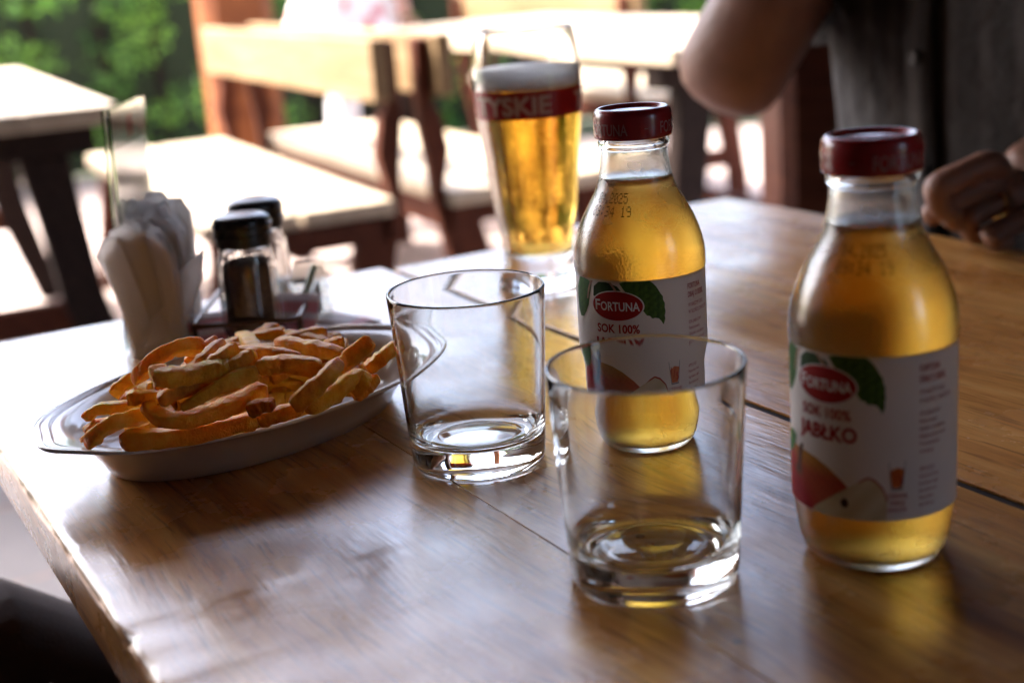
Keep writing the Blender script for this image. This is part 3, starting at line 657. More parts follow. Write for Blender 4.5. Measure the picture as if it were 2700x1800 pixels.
# ------------------------------------------------------------------ oval plate of fries
PC = Vector((-.144, .728, 0)); PR = .80; PA_, PB_ = .125, .080
def platept(u, w_, z): c, s = cos(PR), sin(PR); return Vector((PC.x+u*c-w_*s, PC.y+u*s+w_*c, z))
def plate():
    r = empty('plate', 'oval white china dish with a scalloped rim, heaped with fries', 'plate', PC+Vector((0, 0, .0003)), PR)
    n = 120
    def ring(a, b, z, scal=0.0):
        out = []
        for i in range(n):
            t = 2*pi*i/n; e = abs(cos(t))**4
            k = 1 + scal*e*(.5*cos(10*t)-.3)
            cs, sn = cos(t), sin(t); cs = math.copysign(abs(cs)**1.0, cs); sn = math.copysign(abs(sn)**1.0, sn)
            out.append((a*k*cs, b*(1+.4*scal*(cos(10*t)-1)*.5)*sn, z))
        return out
    rings = [ring(.080, .045, .0012), ring(.086, .049, 0), ring(.0885, .0515, .0012), ring(.092, .055, .008), ring(.099, .0655, .0185), ring(.105, .0735, .0235), ring(.116, .0775, .0262, .03), ring(.1245, .0797, .0274, .035), ring(.1256, .0803, .0285, .035), ring(.1250, .0800, .0293, .035),
             ring(.1222, .0786, .0293, .033), ring(.1205, .0778, .0280, .03), ring(.1185, .0772, .0289, .03), ring(.1165, .0766, .0274, .028), ring(.1140, .0758, .0274, .025), ring(.105, .0715, .0252, .01), ring(.0995, .067, .0225), ring(.0935, .0575, .0125), ring(.088, .051, .0058), ring(.078, .043, .0042), ring(.04, .022, .004)]
    V = [p for q in rings for p in q]; F = []
    for k in range(len(rings)-1):
        for i in range(n):
            j = (i+1) % n; F.append((k*n+i, k*n+j, (k+1)*n+j, (k+1)*n+i))
    F.append(tuple(range((len(rings)-1)*n, len(rings)*n))); F.append(tuple(reversed(range(n))))
    o = mk('dish', (V, F), M['china'], r, smooth=True, fix=True)
plate()
def fry_mat():
    m, t, p = newmat('fried_potato'); N, L = t.nodes, t.links
    tc = N.new('ShaderNodeTexCoord'); n1 = N.new('ShaderNodeTexNoise'); n1.inputs['Scale'].default_value = 70; n1.inputs['Detail'].default_value = 8; n1.inputs['Roughness'].default_value = .65; L.new(tc.outputs['Object'], n1.inputs['Vector'])
    at_ = N.new('ShaderNodeVertexColor'); at_.layer_name = 'col'
    mx = N.new('ShaderNodeMath'); mx.operation = 'ADD'; L.new(n1.outputs['Fac'], mx.inputs[0]); L.new(at_.outputs[0], mx.inputs[1])
    r = ramp(N, [(.36, (.95, .62, .10)), (.54, (.90, .44, .045)), (.76, (.64, .23, .022)), (.97, (.30, .08, .012))]); L.new(mx.outputs[0], r.inputs[0]); L.new(r.outputs[0], p.inputs['Base Color'])
    p.inputs['Roughness'].default_value = .5; p.inputs['Specular IOR Level'].default_value = .22
    p.inputs['Subsurface Weight'].default_value = .5; p.inputs['Subsurface Radius'].default_value = (.008, .004, .001); p.inputs['Subsurface Scale'].default_value = 1
    n2 = N.new('ShaderNodeTexNoise'); n2.inputs['Scale'].default_value = 900; n2.inputs['Detail'].default_value = 3; L.new(tc.outputs['Object'], n2.inputs['Vector'])
    n3 = N.new('ShaderNodeTexNoise'); n3.inputs['Scale'].default_value = 160; n3.inputs['Detail'].default_value = 4; L.new(tc.outputs['Object'], n3.inputs['Vector'])
    ad = N.new('ShaderNodeMath'); ad.operation = 'MULTIPLY_ADD'; ad.inputs[1].default_value = .35; L.new(n2.outputs['Fac'], ad.inputs[0]); L.new(n3.outputs['Fac'], ad.inputs[2])
    b = N.new('ShaderNodeBump'); b.inputs['Strength'].default_value = .9; b.inputs['Distance'].default_value = .0016; L.new(ad.outputs[0], b.inputs['Height']); L.new(b.outputs[0], p.inputs['Normal'])
    return m
M['fry'] = fry_mat()
BLIS = bpy.data.textures.new('blister', 'CLOUDS'); BLIS.noise_scale = .0055; BLIS.noise_depth = 3
frnd = random.Random(11)
def fry(label, pts, th, tone=0.0, taper=(1, 1), aspect=1.0, group='french fries on the oval plate'):
    """pts: world points along the middle of the fry; th: half thickness"""
    P = spline3([Vector(p) for p in pts], 7 if len(pts) < 4 else 5); n = len(P); o = P[n//2].copy()
    P = [p-o for p in P]
    rads = []
    for i in range(n):
        t = i/(n-1); k = taper[0]+(taper[1]-taper[0])*t
        e = min(1, .76+2.2*min(t, 1-t)*3)
        w_ = th*k*e*(1+frnd.uniform(-.10, .10)); rads.append((w_*aspect, w_*(1+frnd.uniform(-.05, .05))))
    d0 = (P[0]-P[1]).normalized()*th*.14; d1 = (P[-1]-P[-2]).normalized()*th*.14
    P = [P[0]+d0]+P+[P[-1]+d1]; rads = [(rads[0][0]*.80, rads[0][1]*.80)]+rads+[(rads[-1][0]*.80, rads[-1][1]*.80)]
    N_ = 12; V, F = tube(P, rads, N_, True, sq=5)
    V = [v + Vector((frnd.gauss(0, 1), frnd.gauss(0, 1), frnd.gauss(0, 1)))*th*.05 for v in V]
    f = mk('french_fry', (V, F), M['fry'], None, smooth=True, loc=o)
    ss = f.modifiers.new('sub', 'SUBSURF'); ss.levels = 1; ss.render_levels = 1
    dm = f.modifiers.new('blister', 'DISPLACE'); dm.texture = BLIS; dm.texture_coords = 'GLOBAL'; dm.strength = .0013; dm.mid_level = .5; ss.levels = ss.render_levels = 2
    ca = f.data.color_attributes.new('col', 'FLOAT_COLOR', 'POINT'); nr = len(P); cols = []
    for i in range(nr):
        t = i/(nr-1); e = .22*max(0, 1-min(t, 1-t)*7)
        for k in range(N_):
            a = 2*pi*k/N_; edge = .07*max(0, abs(sin(2*a))-.6)/.4
            c = tone+e+edge+frnd.uniform(-.04, .06); cols += [c, c, c, 1]
    ca.data.foreach_set('color', cols)
    return meta(f, label, 'french fry', group)
def cp(x, y, z):    # pixel of the 2.138 x enlargement of the plate -> point at height z
    return at(80+x/2.138, 840+y/2.138, z)
FR = [ # label, points (x, y, z), half thickness, tone, taper, aspect
 ('long fry lying along the near rim of the plate, lowest in front', [(525, 682, .034), (760, 672, .035), (1020, 625, .036), (1270, 575, .036)], .0098, .02, (1, .95), 1),
 ('banana-shaped curved fry with its tip raised, in the middle of the front', [(655, 478, .052), (705, 545, .047), (840, 572, .0455), (1010, 530, .046), (1180, 468, .0475), (1315, 395, .049)], .0090, -.02, (.75, 1), 1),
 ('golden fry hanging over the left front end of the plate', [(335, 700, .033), (400, 630, .041), (520, 572, .044), (675, 545, .043)], .0078, -.06, (.9, 1), 1),
 ('yellow fry above the one hanging over the left end', [(308, 560, .042), (400, 505, .0465), (560, 500, .046), (680, 480, .044)], .0072, -.08, (.8, 1), 1),
 ('short dark-tipped fry end poking out lowest at the left end', [(312, 640, .036), (385, 600, .038), (470, 585, .039)], .0066, -.02, (.8, 1), 1),
 ('broad fry with a square cut end facing left, above the yellow one', [(552, 450, .055), (650, 440, .055), (790, 432, .053)], .0072, -.03, (1, .9), 1),
 ('brown wrinkled fry in the middle between two golden fries', [(730, 462, .058), (850, 405, .061), (985, 370, .061), (1060, 372, .058)], .0082, .18, (.8, 1), 1),
 ('straight golden fry sloping up to the right with a square end', [(860, 500, .054), (1000, 420, .060), (1130, 350, .0635), (1275, 305, .065)], .0080, .0, (.6, 1.1), 1),
 ('horizontal fry with a blunt right end, top left of the heap', [(712, 290, .071), (760, 330, .069), (900, 315, .068), (1040, 288, .068), (1115, 290, .067)], .0092, .0, (.9, 1), 1),
 ('long arched fry along the top left edge of the heap', [(595, 350, .058), (660, 265, .067), (760, 195, .073), (860, 160, .074), (965, 160, .071)], .0083, .06, (.8, 1), 1),
 ('thin brown fry beside the arched one at the top', [(905, 285, .068), (985, 215, .072), (1075, 140, .072)], .0060, .14, (.9, 1), 1),
 ('second thin brown fry at the top, just behind its twin', [(880, 250, .064), (960, 180, .069), (1040, 125, .069)], .0058, .16, (.9, 1), 1),
 ('stubby fry with a blunt top in the middle of the heap', [(985, 265, .069), (1080, 215, .072), (1150, 170, .073)], .0078, .1, (.8, 1), 1),
 ('pointed fry end standing up at the centre top', [(1090, 300, .066), (1190, 240, .070), (1262, 190, .073)], .0078, .06, (1, .75), 1),
 ('fry lying flat at the centre back of the heap', [(1150, 190, .062), (1300, 190, .0635), (1420, 205, .063), (1520, 225, .060)], .0072, .12, (1, .8), 1),
 ('wide pale fry bending down in the right centre', [(1290, 285, .066), (1350, 262, .0675), (1480, 260, .067), (1640, 282, .064)], .0092, .03, (.85, 1), 1),
 ('long fry at the back right, sloping down to the right', [(1400, 145, .058), (1520, 155, .059), (1660, 180, .0585), (1775, 215, .056)], .0086, .05, (1, .8), 1),
 ('small fry stub showing behind the back right fry', [(1640, 185, .052), (1700, 150, .054), (1760, 130, .0545)], .0078, .05, (1, .9), 1),
 ('thick fry leaning upright against the right side', [(1745, 275, .056), (1840, 195, .064), (1920, 125, .069)], .0086, .02, (1, 1), 1),
 ('fry at the right end seen partly through the empty glass', [(1900, 285, .049), (1985, 215, .054), (2060, 150, .057)], .0074, .02, (1, .9), 1),
 ('large brown-edged fry with a cut face, lying diagonally on the right', [(1490, 490, .054), (1580, 410, .060), (1670, 330, .064), (1735, 245, .067)], .0090, .1, (1, .8), 1),
 ('yellow fry under the diagonal one near the right rim', [(1560, 505, .043), (1680, 430, .046), (1790, 360, .049), (1860, 315, .050)], .0094, -.06, (1, .85), 1),
 ('short fry end standing beside the yellow one at the right', [(1820, 420, .043), (1880, 370, .047), (1885, 315, .050)], .0066, .02, (1, .8), 1),
 ('small fry stub nearest the right rim', [(1830, 440, .038), (1900, 385, .041), (1950, 330, .044)], .0068, .08, (1, .8), 1),
 ('dark crisp fry end sticking out in the middle of the near side', [(1230, 520, .044), (1310, 490, .046), (1370, 490, .046)], .0078, .26, (1, .8), 1),
 ('brown fry low behind the rim in the right half', [(1290, 575, .036), (1400, 540, .038), (1530, 500, .0395)], .0080, .14, (1, .9), 1),
 ('pale fry at the far left edge of the heap, below the arched one', [(470, 425, .048), (520, 375, .052), (600, 330, .053)], .0074, -.02, (.9, 1), 1),
 ('tiny fry crumb end below the horizontal fry', [(700, 380, .060), (735, 372, .060), (790, 385, .058)], .0056, .05, (.8, 1), 1),
 ('thin pointed fry tip at the lowest left', [(288, 688, .030), (320, 672, .033), (380, 650, .035)], .0042, .12, (.6, 1), 1),
]
for l, pts, th, tone, tp, asp in FR: fry(l, [cp(*p) for p in pts], th*.50, tone-.03, tp, asp)
# fries under the visible ones: they fill the dish and carry the heap
for i in range(260):
    u = frnd.uniform(-.072, .072); v_ = frnd.uniform(-.038, .038); hmax = .012+.044*max(0, 1-(u/.085)**2-(v_/.05)**2)
    z = .0085+frnd.random()**.75*hmax*.72; a = PR+frnd.gauss(0, .75); ln = frnd.uniform(.016, .027)*(1-.35*abs(u)/.075)
    c = platept(u, v_, z); d = Vector((cos(a), sin(a), frnd.uniform(-.15, .15)))*ln
    lim = .62+.38*min(1, (z-.008)/.018)
    bad = False
    for e in (c-d, c+d):
        q = e-PC; uu = q.x*cos(PR)+q.y*sin(PR); vv = -q.x*sin(PR)+q.y*cos(PR)
        if (uu/(.098*lim))**2+(vv/(.062*lim))**2 > .8: bad = True
    if bad: continue
    fry('french fry buried in the heap under the top fries', [c-d, c+Vector((0, 0, .0015)), c+d], frnd.uniform(.0033, .0043), frnd.uniform(-.06, .14))

# ------------------------------------------------------------------ napkins, shakers, menu stand, sachets
NB = Vector((-.232, .905, .0003))
def napkin(k, label, off, ang, w_, h, lean, curl, base=.017, seed=0):
    r = random.Random(seed); nu, nv = 16, 22; V, F = [], []
    ca, sa = cos(ang), sin(ang)
    for j in range(nv+1):
        t = j/nv
        for i in range(nu+1):
            q = i/nu*2-1
            # arched top: the folded sheet is fanned out, narrow where it is held
            top = h*(1-.16*abs(q)**2.2) + .0025*sin(q*9+k)+(.0016*r.uniform(-1, 1) if j == nv else 0)
            wid = (base + (w_-base)*min(1, t*1.25)**.8)*(1+.05*sin(t*5+k))
            x = q*wid; z = t*top
            y = lean*t*t*h + curl*q*q*t + .0045*sin(q*4.2+k*1.7+t*1.2)*(.3+.7*t) + .0032*abs(sin(q*5.3+k*2.3+t*1.1))*(.4+.6*t)
            V.append((off[0]+x*ca-y*sa, off[1]+x*sa+y*ca, z))
    for j in range(nv):
        for i in range(nu):
            a = j*(nu+1)+i; F.append((a, a+1, a+nu+2, a+nu+1))
    o = mk('paper_napkin', (V, F), M['napkin'], None, smooth=True, loc=NB)
    s = o.modifiers.new('thick', 'SOLIDIFY'); s.thickness = .0006
    return meta(o, label, 'napkin', 'white paper napkins in the stack')
napkin(0, 'white paper napkin rearmost in the stack, its edge ragged at the left', (-.006, .028), .35, .024, .098, .10, .004, seed=1)
ORD = ['second', 'third', 'fourth', 'fifth', 'sixth', 'seventh', 'eighth', 'ninth', 'tenth', 'eleventh']
for k in range(10):
    q = k+1
    napkin(q, 'white paper napkin %s from the back in the fanned stack behind the plate' % ORD[k], (-.003+.0035*sin(q*2.1), .024-.0041*q), .3-.055*q+.13*sin(q*1.7), .0235+.003*sin(q*1.3), .103-.0012*q+.004*sin(q*1.9), .10-.022*q, .008*sin(q*1.2), seed=q+2)
napkin(8, 'white paper napkin at the front of the stack, creased down the middle', (-.002, -.019), -.3, .025, .092, -.10, -.006, seed=12)
def corner_napkin():
    V = [(-.012, -.022, .012), (.012, -.024, .010), (.034, -.022, .055), (.036, -.018, .074), (.018, -.020, .060), (.004, -.023, .040), (-.004, -.024, .028)]
    F = [(0, 1, 6), (1, 5, 6), (1, 2, 5), (2, 4, 5), (2, 3, 4)]
    o = mk('paper_napkin', (V, F), M['napkin'], None, loc=NB); s = o.modifiers.new('sub', 'SUBSURF'); s.subdivision_type = 'SIMPLE'; s.levels = s.render_levels = 3
    d = o.modifiers.new('disp', 'DISPLACE'); tx = bpy.data.textures.new('crease', 'CLOUDS'); tx.noise_scale = .02; d.texture = tx; d.strength = .006; d.mid_level = .5
    s = o.modifiers.new('thick', 'SOLIDIFY'); s.thickness = .0007; o.data.shade_smooth()
    return meta(o, 'white paper napkin folded over at the right with its corner touching the pepper shaker', 'napkin', 'white paper napkins in the stack')
corner_napkin()
def side_napkin():
    V = [(-.014, -.008, .004), (-.010, -.012, .004), (-.030, -.006, .068), (-.037, -.002, .060), (-.031, .004, .078), (-.026, .006, .086), (-.012, .002, .05)]
    F = [(0, 1, 6), (0, 6, 3), (3, 6, 2), (2, 6, 5), (2, 5, 4)]
    o = mk('paper_napkin', (V, F), M['napkin'], None, loc=NB); s = o.modifiers.new('sub', 'SUBSURF'); s.subdivision_type = 'SIMPLE'; s.levels = s.render_levels = 3
    s = o.modifiers.new('thick', 'SOLIDIFY'); s.thickness = .0007; o.data.shade_smooth()
    return meta(o, 'white paper napkin pulled out to the left of the stack with jagged corners', 'napkin', 'white paper napkins in the stack')
side_napkin().location.x += .007
def shaker(label, pos, fill, level, rz):
    r = empty('shaker', label, 'shaker', (pos[0], pos[1], .0003), rz, 'salt and pepper shakers')
    def facet(prof, n=64, f=8):
        V, F = lathe(prof, n); out = []
        for p in V:
            p = Vector(p); rr = sqrt(p.x**2+p.y**2)
            if rr > 1e-6 and .004 < p.z < .058:
                a = atan2(p.y, p.x); sg = 2*pi/f; b = (a % sg)-sg/2; k = 1-(.075*(1-cos(b*2)/1.0)+.0)*1.2
                k = (cos(sg/2)/cos(b))**.55 if True else k
                p.x *= k; p.y *= k
            out.append(tuple(p))
        return out, F
    o = [(0, .003), (.014, .0025), (.0185, 0), (.0205, .0015), (.0212, .006), (.0208, .02), (.0202, .045), (.0200, .056), (.0192, .062), (.0176, .066), (.0172, .071), (.0172, .076)]
    i_ = [(.0150, .076), (.0152, .067), (.0168, .062), (.0176, .054), (.0180, .02), (.0176, .010), (.0150, .0075), (0, .0075)]
    mk('glass_body', facet(o+i_), M['glass'], r, smooth=True, fix=True)
    e = -.0006
    cont = [(0, .0082), (.0150+e, .0082), (.0170+e, .0105), (.0174+e, .02), (.0170+e, level-.004), (.0164+e, level), (.008, level+.002), (0, level+.0012)]
    c = mk('pepper' if fill == 'pepper' else 'salt', facet(cont), M[fill], r, smooth=True, fix=True)
    cpf = [(0, .0925), (.0100, .0925), (.0150, .0918), (.0178, .0902), (.0190, .0880), (.0190, .0868), (.0196, .0862), (.0196, .0846), (.0190, .084), (.0190, .0802), (.0196, .0796), (.0196, .0780), (.0190, .0774), (.0188, .0722), (.0176, .0718), (.0175, .077), (0, .077)]
    cap = mk('cap', lathe(cpf, 64), M['black_plastic'], r, smooth=True, fix=True); cap.data.set_sharp_from_angle(angle=radians(40))
    hs = []
    for k in range(7):
        a = k*pi/3; q = (0, 0) if k == 6 else (.007*cos(a), .007*sin(a))
        hs.append(([(q[0]+.0009*cos(t*pi/4), q[1]+.0009*sin(t*pi/4), .09256) for t in range(8)], [tuple(range(8))]))
    hh = mk('pour_holes', join(*hs), M['steel'], cap); hh['kind'] = 'stuff'
    return r
SP, SS = (-.172, .902), (-.1735, .964)
shaker('glass shaker with a black cap filled with ground pepper, beside the napkins', SP, 'pepper', .060, .3)
shaker('clear glass shaker with a black cap and pale salt, behind the pepper', SS, 'salt', .030, .1)
# wire caddy round the shakers
cad = empty('wire_caddy', 'low brown wire caddy round the shakers behind the plate', 'caddy', (-.175, .92, 0))
def rr(x0, x1, y0, y1, z, c=.008, n=5):
    P = []
    for (cx, cy, a0) in ((x1-c, y1-c, 0), (x0+c, y1-c, pi/2), (x0+c, y0+c, pi), (x1-c, y0+c, 3*pi/2)):
        for i in range(n+1): P.append(Vector((cx+c*cos(a0+pi/2*i/n), cy+c*sin(a0+pi/2*i/n), z)))
    P.append(P[0].copy()); return P
mk('rail', tube(rr(-.034, .036, -.041, .074, .024), .002, 8, False), M['wire'], cad, smooth=True)
mk('base_ring', tube(rr(-.034, .036, -.041, .074, .0018), .0016, 8, False), M['wire'], cad, smooth=True)
for x, y in ((-.034, -.033), (.036, -.033), (-.034, .066), (.036, .066)): mk('upright', tube([(x, y, .0018), (x, y, .024)], .002, 8), M['wire'], cad, smooth=True)
# sugar sachets lying round the caddy
def sachet(label, pos, rz, tilt, pink):
    r = empty('sugar_sachet', label, 'sachet', pos, rz, 'paper sachets round the shakers'); r.rotation_euler = (tilt, 0, rz)
    V, F = [], []
    for j in range(9):
        for i in range(7):
            x, y = (i/6-.5)*.03, (j/8-.5)*.045; b = .0022*max(0, 1-(2*i/6-1)**4)*max(0, 1-(2*j/8-1)**4); V.append((x, y, .0008+b))
    for j in range(9):
        for i in range(7): V.append((V[j*7+i][0], V[j*7+i][1], 0))
    for j in range(8):
        for i in range(6):
            a = j*7+i; F += [(a, a+1, a+8, a+7), (a+63, a+70, a+71, a+64)]
    for i in range(6): F += [(i, i+63, i+64, i+1), (56+i, 57+i, 120+i, 119+i)]
    for j in range(8): F += [(j*7, j*7+7, j*7+70, j*7+63), (j*7+6, j*7+69, j*7+76, j*7+13)]
    mk('paper', (V, F), M['sachet'], r, smooth=True)
    st = []
    for k in range(3 if pink else 1):
        y0 = -.018+.013*k
        vv = [((i/6-.5)*.029, y0+(.008 if e else 0), .0011+.0022*max(0, 1-(2*i/6-1)**4)*max(0, 1-(2*(y0/.045+.5+(.18 if e else 0))-1)**4)) for e in (0, 1) for i in range(7)]
        mk('printed_stripe', (vv, [(i, i+1, i+8, i+7) for i in range(6)]), M['sachet_pink'], r)
    return r
sachet('pink and white paper sachet leaning between the napkins and the pepper shaker', (-.199, .893, .010), .3, .75, True)
sachet('pink and white paper sachet leaning on the right of the pepper shaker', (-.1455, .912, .012), -.3, .95, True)
sachet('white paper sachet with a pink end lying right of the wire caddy', (-.118, .945, .0032), 1.1, .12, False)
# menu stand: two clear sheets with a paper strip between, seen nearly edge on
ms = empty('menu_stand', 'thin clear acrylic menu holder standing behind the napkins, seen nearly edge on', 'menu holder', (-.2535, .9615, 0), radians(91))
ms.rotation_euler = (0, 0, radians(90.6))
sh_ = lambda y0, y1: [(x, (y0 if a == 0 else y1)+(.165-z)*.045, z) for z in (.003, .165) for a in (0, 1) for x in (-.05, .05)]
bf = [(0, 2, 3, 1), (4, 5, 7, 6), (0, 1, 5, 4), (2, 6, 7, 3), (0, 4, 6, 2), (1, 3, 7, 5)]
mk('front_sheet', (sh_(-.0030, -.0014), bf), M['acryl'], ms, fix=True); mk('back_sheet', (sh_(.0014, .0030), bf), M['acryl'], ms, fix=True)
pv = [(x, +(.165-z)*.045, z) for z in (.012, .16) for x in (-.047, .047)]
mk('paper', (pv, [(0, 1, 3, 2)]), M['sachet'], ms)
for nm, y in (('header_print', -.0006), ('header_print', .0006)):
    mk(nm, ([(x, y+(.165-z)*.045, z) for z in (.138, .16) for x in (-.047, .047)], [(0, 1, 3, 2)]), flat('brown_header', (.23, .17, .15), .5), ms)
    mk('red_emblem', ([(x, y*1.6+(.165-z)*.045, z) for z in (.142, .157) for x in (-.008, .012)], [(0, 1, 3, 2)]), M['print_red'], ms)
mk('foot', box(-.03, .05, -.018, .0, 0, .003), M['acryl'], ms)
ac = empty('acrylic_stand', 'small clear acrylic card stand leaning right of the salt shaker', 'card stand', at(800, 868, 0))
V = [(-.012, 0, .001), (.022, .004, .001), (.022, .0062, .001), (-.012, .0022, .001), (-.004, .012, .046), (.018, .015, .046), (.018, .0172, .046), (-.004, .0142, .046)]
bevel(mk('sloping_sheet', (V, [(3, 2, 1, 0), (4, 5, 6, 7), (0, 1, 5, 4), (1, 2, 6, 5), (2, 3, 7, 6), (3, 0, 4, 7)]), M['acryl'], ac, fix=True), .0008, 2)
mk('edge_rod', tube([(-.006, -.004, .002), (.012, .008, .044)], .0026, 10), flat('pale_green_plastic', (.5, .55, .38), .25), ac, smooth=True)

# ------------------------------------------------------------------ people
def skin_mesh(name, comps, mat, parent=None, sub=2):
    """comps: list of (nodes, edges); node = (Vector, radius). First node of each is its root."""
    V, E, R, roots = [], [], [], []
    for nodes, edges in comps:
        k = len(V); roots.append(k); V += [tuple(n[0]) for n in nodes]; R += [n[1] for n in nodes]; E += [(a+k, b+k) for a, b in edges]
    me = bpy.data.meshes.new(name); me.from_pydata(V, E, []); me.materials.append(mat)
    o = bpy.data.objects.new(name, me); COL.objects.link(o); o.parent = parent
    md = o.modifiers.new('skin', 'SKIN'); md.use_smooth_shade = True; md.branch_smoothing = .6
    if not me.skin_vertices: me.attributes.new('skin', 'FLOAT', 'POINT')
    for i, s in enumerate(me.skin_vertices[0].data):
        rr_ = R[i] if isinstance(R[i], tuple) else (R[i], R[i]); s.radius = rr_; s.use_root = i in roots
    sb = o.modifiers.new('sub', 'SUBSURF'); sb.levels = sb.render_levels = sub
    return o
def chain(pts): return pts, [(i, i+1) for i in range(len(pts)-1)]
def skin_mat(name, col):
    m = flat(name, col, .5, var=.4, vscale=28, bump=.6, bscale=120); p = m.node_tree.nodes['Principled BSDF']
    p.inputs['Subsurface Weight'].default_value = .12; p.inputs['Subsurface Radius'].default_value = (.01, .004, .002); p.inputs['Subsurface Scale'].default_value = 1
    return m
skinm = skin_mat('weathered_skin', (.25, .125, .085))
def body(name, J, mat, hands):
    """J: joints by name, one connected skeleton rooted at the pelvis"""
    N, E, idx = [], [], {}
    def add(k, p, r, to=None):
        idx[k] = len(N); N.append((Vector(p), r))
        if to: E.append((idx[to], idx[k]))
    add('pelvis', *J['pelvis']); add('belly', *J['belly'], 'pelvis'); add('chest', *J['chest'], 'belly'); add('upchest', *J['upchest'], 'chest')
    add('neck', *J['neck'], 'upchest'); add('jaw', *J['jaw'], 'neck'); add('head', *J['head'], 'jaw'); add('crown', *J['crown'], 'head')
    for s in 'rl':
        add('sh'+s, *J['sh'+s], 'upchest'); add('elb'+s, *J['elb'+s], 'sh'+s)
        a, b = J['elb'+s], J['wri'+s]; add('fore'+s, Vector(a[0]).lerp(Vector(b[0]), .3), a[1]*1.0, 'elb'+s); add('wri'+s, *b, 'fore'+s); add('palm'+s, *J['palm'+s], 'wri'+s)
        add('hip'+s, *J['hip'+s], 'pelvis'); add('knee'+s, *J['knee'+s], 'hip'+s); add('ank'+s, *J['ank'+s], 'knee'+s); add('toe'+s, *J['toe'+s], 'ank'+s)
    return skin_mesh(name, [(N, E)]+hands, mat)
def fingers(base, fwd, side, up, curl=.5, sc=1.0):
    """five finger chains of a relaxed hand; base is the middle of the knuckles"""
    out = []; fwd, side, up = Vector(fwd).normalized(), Vector(side).normalized(), Vector(up).normalized()
    for k, (o, ln) in enumerate(((-.03, .9), (-.01, 1.0), (.01, .95), (.029, .75))):
        p = Vector(base)+side*o*sc; pts = [(p-fwd*.03*sc, .0095*sc)]; d = fwd.copy(); ang = 0
        pts.append((p, .0095*sc))
        for seg in (.042, .026, .02):
            ang += curl*.75; d = fwd*cos(ang)-up*sin(ang); p = p+d*seg*ln*sc; pts.append((p.copy(), .0085*sc if seg > .021 else .0065*sc))
        out.append(chain(pts))
    p = Vector(base)-fwd*.06*sc-side*.025*sc; q = p-side*.03*sc+fwd*.02*sc-up*.008; r_ = q+fwd*.03*sc-side*.006*sc
    out.append(chain([(p, .012*sc), (q, .0105*sc), (r_, .0075*sc)]))
    return out
# the man at the far side of the table: right arm raised, left fist on the table edge
MS = -.905
def mp(w_, s_, z): return ws(w_, MS+s_, z)
fist = [(.321, 1.010, .062), (.335, 1.024, .047), (.349, 1.028, .0325), (.361, 1.008, .0195)]
hand = []; palm = Vector((.405, 1.075, .044))
for k, p in enumerate(fist):
    p = Vector(p)-Vector((0, 0, .0065 if k < 3 else .004)); mcp = p + Vector((.046, .016+.006*k, .012-.002*k)); r0 = .0108-.0004*k
    dip = p + Vector((.008, .010, -.0205+.003*k)); tip = dip + Vector((.016, .004, -.004)); 
    if k == 3: dip.z = max(dip.z, .0085); tip.z = max(tip.z, .0085)
    hand.append(chain([(mcp.lerp(palm, .5), r0*1.05), (mcp, r0*1.08), (mcp.lerp(p, .5), r0*.95), (p, r0*1.13), (dip, r0*.92), (tip, r0*.75)]))
hand.append(chain([(palm, .024), (Vector((.395, 1.062, .034)), .022), (Vector((.378, 1.045, .030)), .017)]))
hand.append(chain([(Vector((.385, 1.085, .040)), .013), (Vector((.350, 1.068, .030)), .0115), (Vector((.328, 1.056, .022)), .0095)]))
elb = Vector((.210, 1.325, .094))
J = dict(pelvis=(mp(1.12, 0, -.24), .13), belly=(mp(1.10, 0, -.06), .115), chest=(mp(1.07, 0, .15), .12), upchest=(mp(1.06, 0, .32), .09), neck=(mp(1.04, 0, .42), .05), jaw=(mp(1.01, -.01, .50), .062), head=(mp(1.01, -.01, .58), .082), crown=(mp(1.02, -.01, .665), .06),
         shr=(mp(1.03, -.185, .335), .062), elbr=(elb, .056), wrir=(mp(.92, -.05, .36), .028), palmr=(mp(.93, -.03, .44), .034),
         shl=(mp(1.05, .19, .33), .062), elbl=(mp(1.06, .30, .075), .045), wril=((.455, 1.11, .055), .029), palml=(palm, .026),
         hipr=(mp(1.08, -.10, -.24), .085), kneer=(mp(.66, -.12, -.22), .06), ankr=(mp(.68, -.12, -.66), .04), toer=(mp(.58, -.12, -.715), .032),
         hipl=(mp(1.08, .10, -.24), .085), kneel=(mp(.66, .12, -.22), .06), ankl=(mp(.70, .12, -.66), .04), toel=(mp(.60, .12, -.715), .032))
man = body('person', J, skinm, hand + fingers(mp(.93, -.02, .475), (0, 0, 1), -D, -NN, .7))
meta(man, 'person in a dark striped shirt, one arm raised, a ringed fist on the table', 'person')
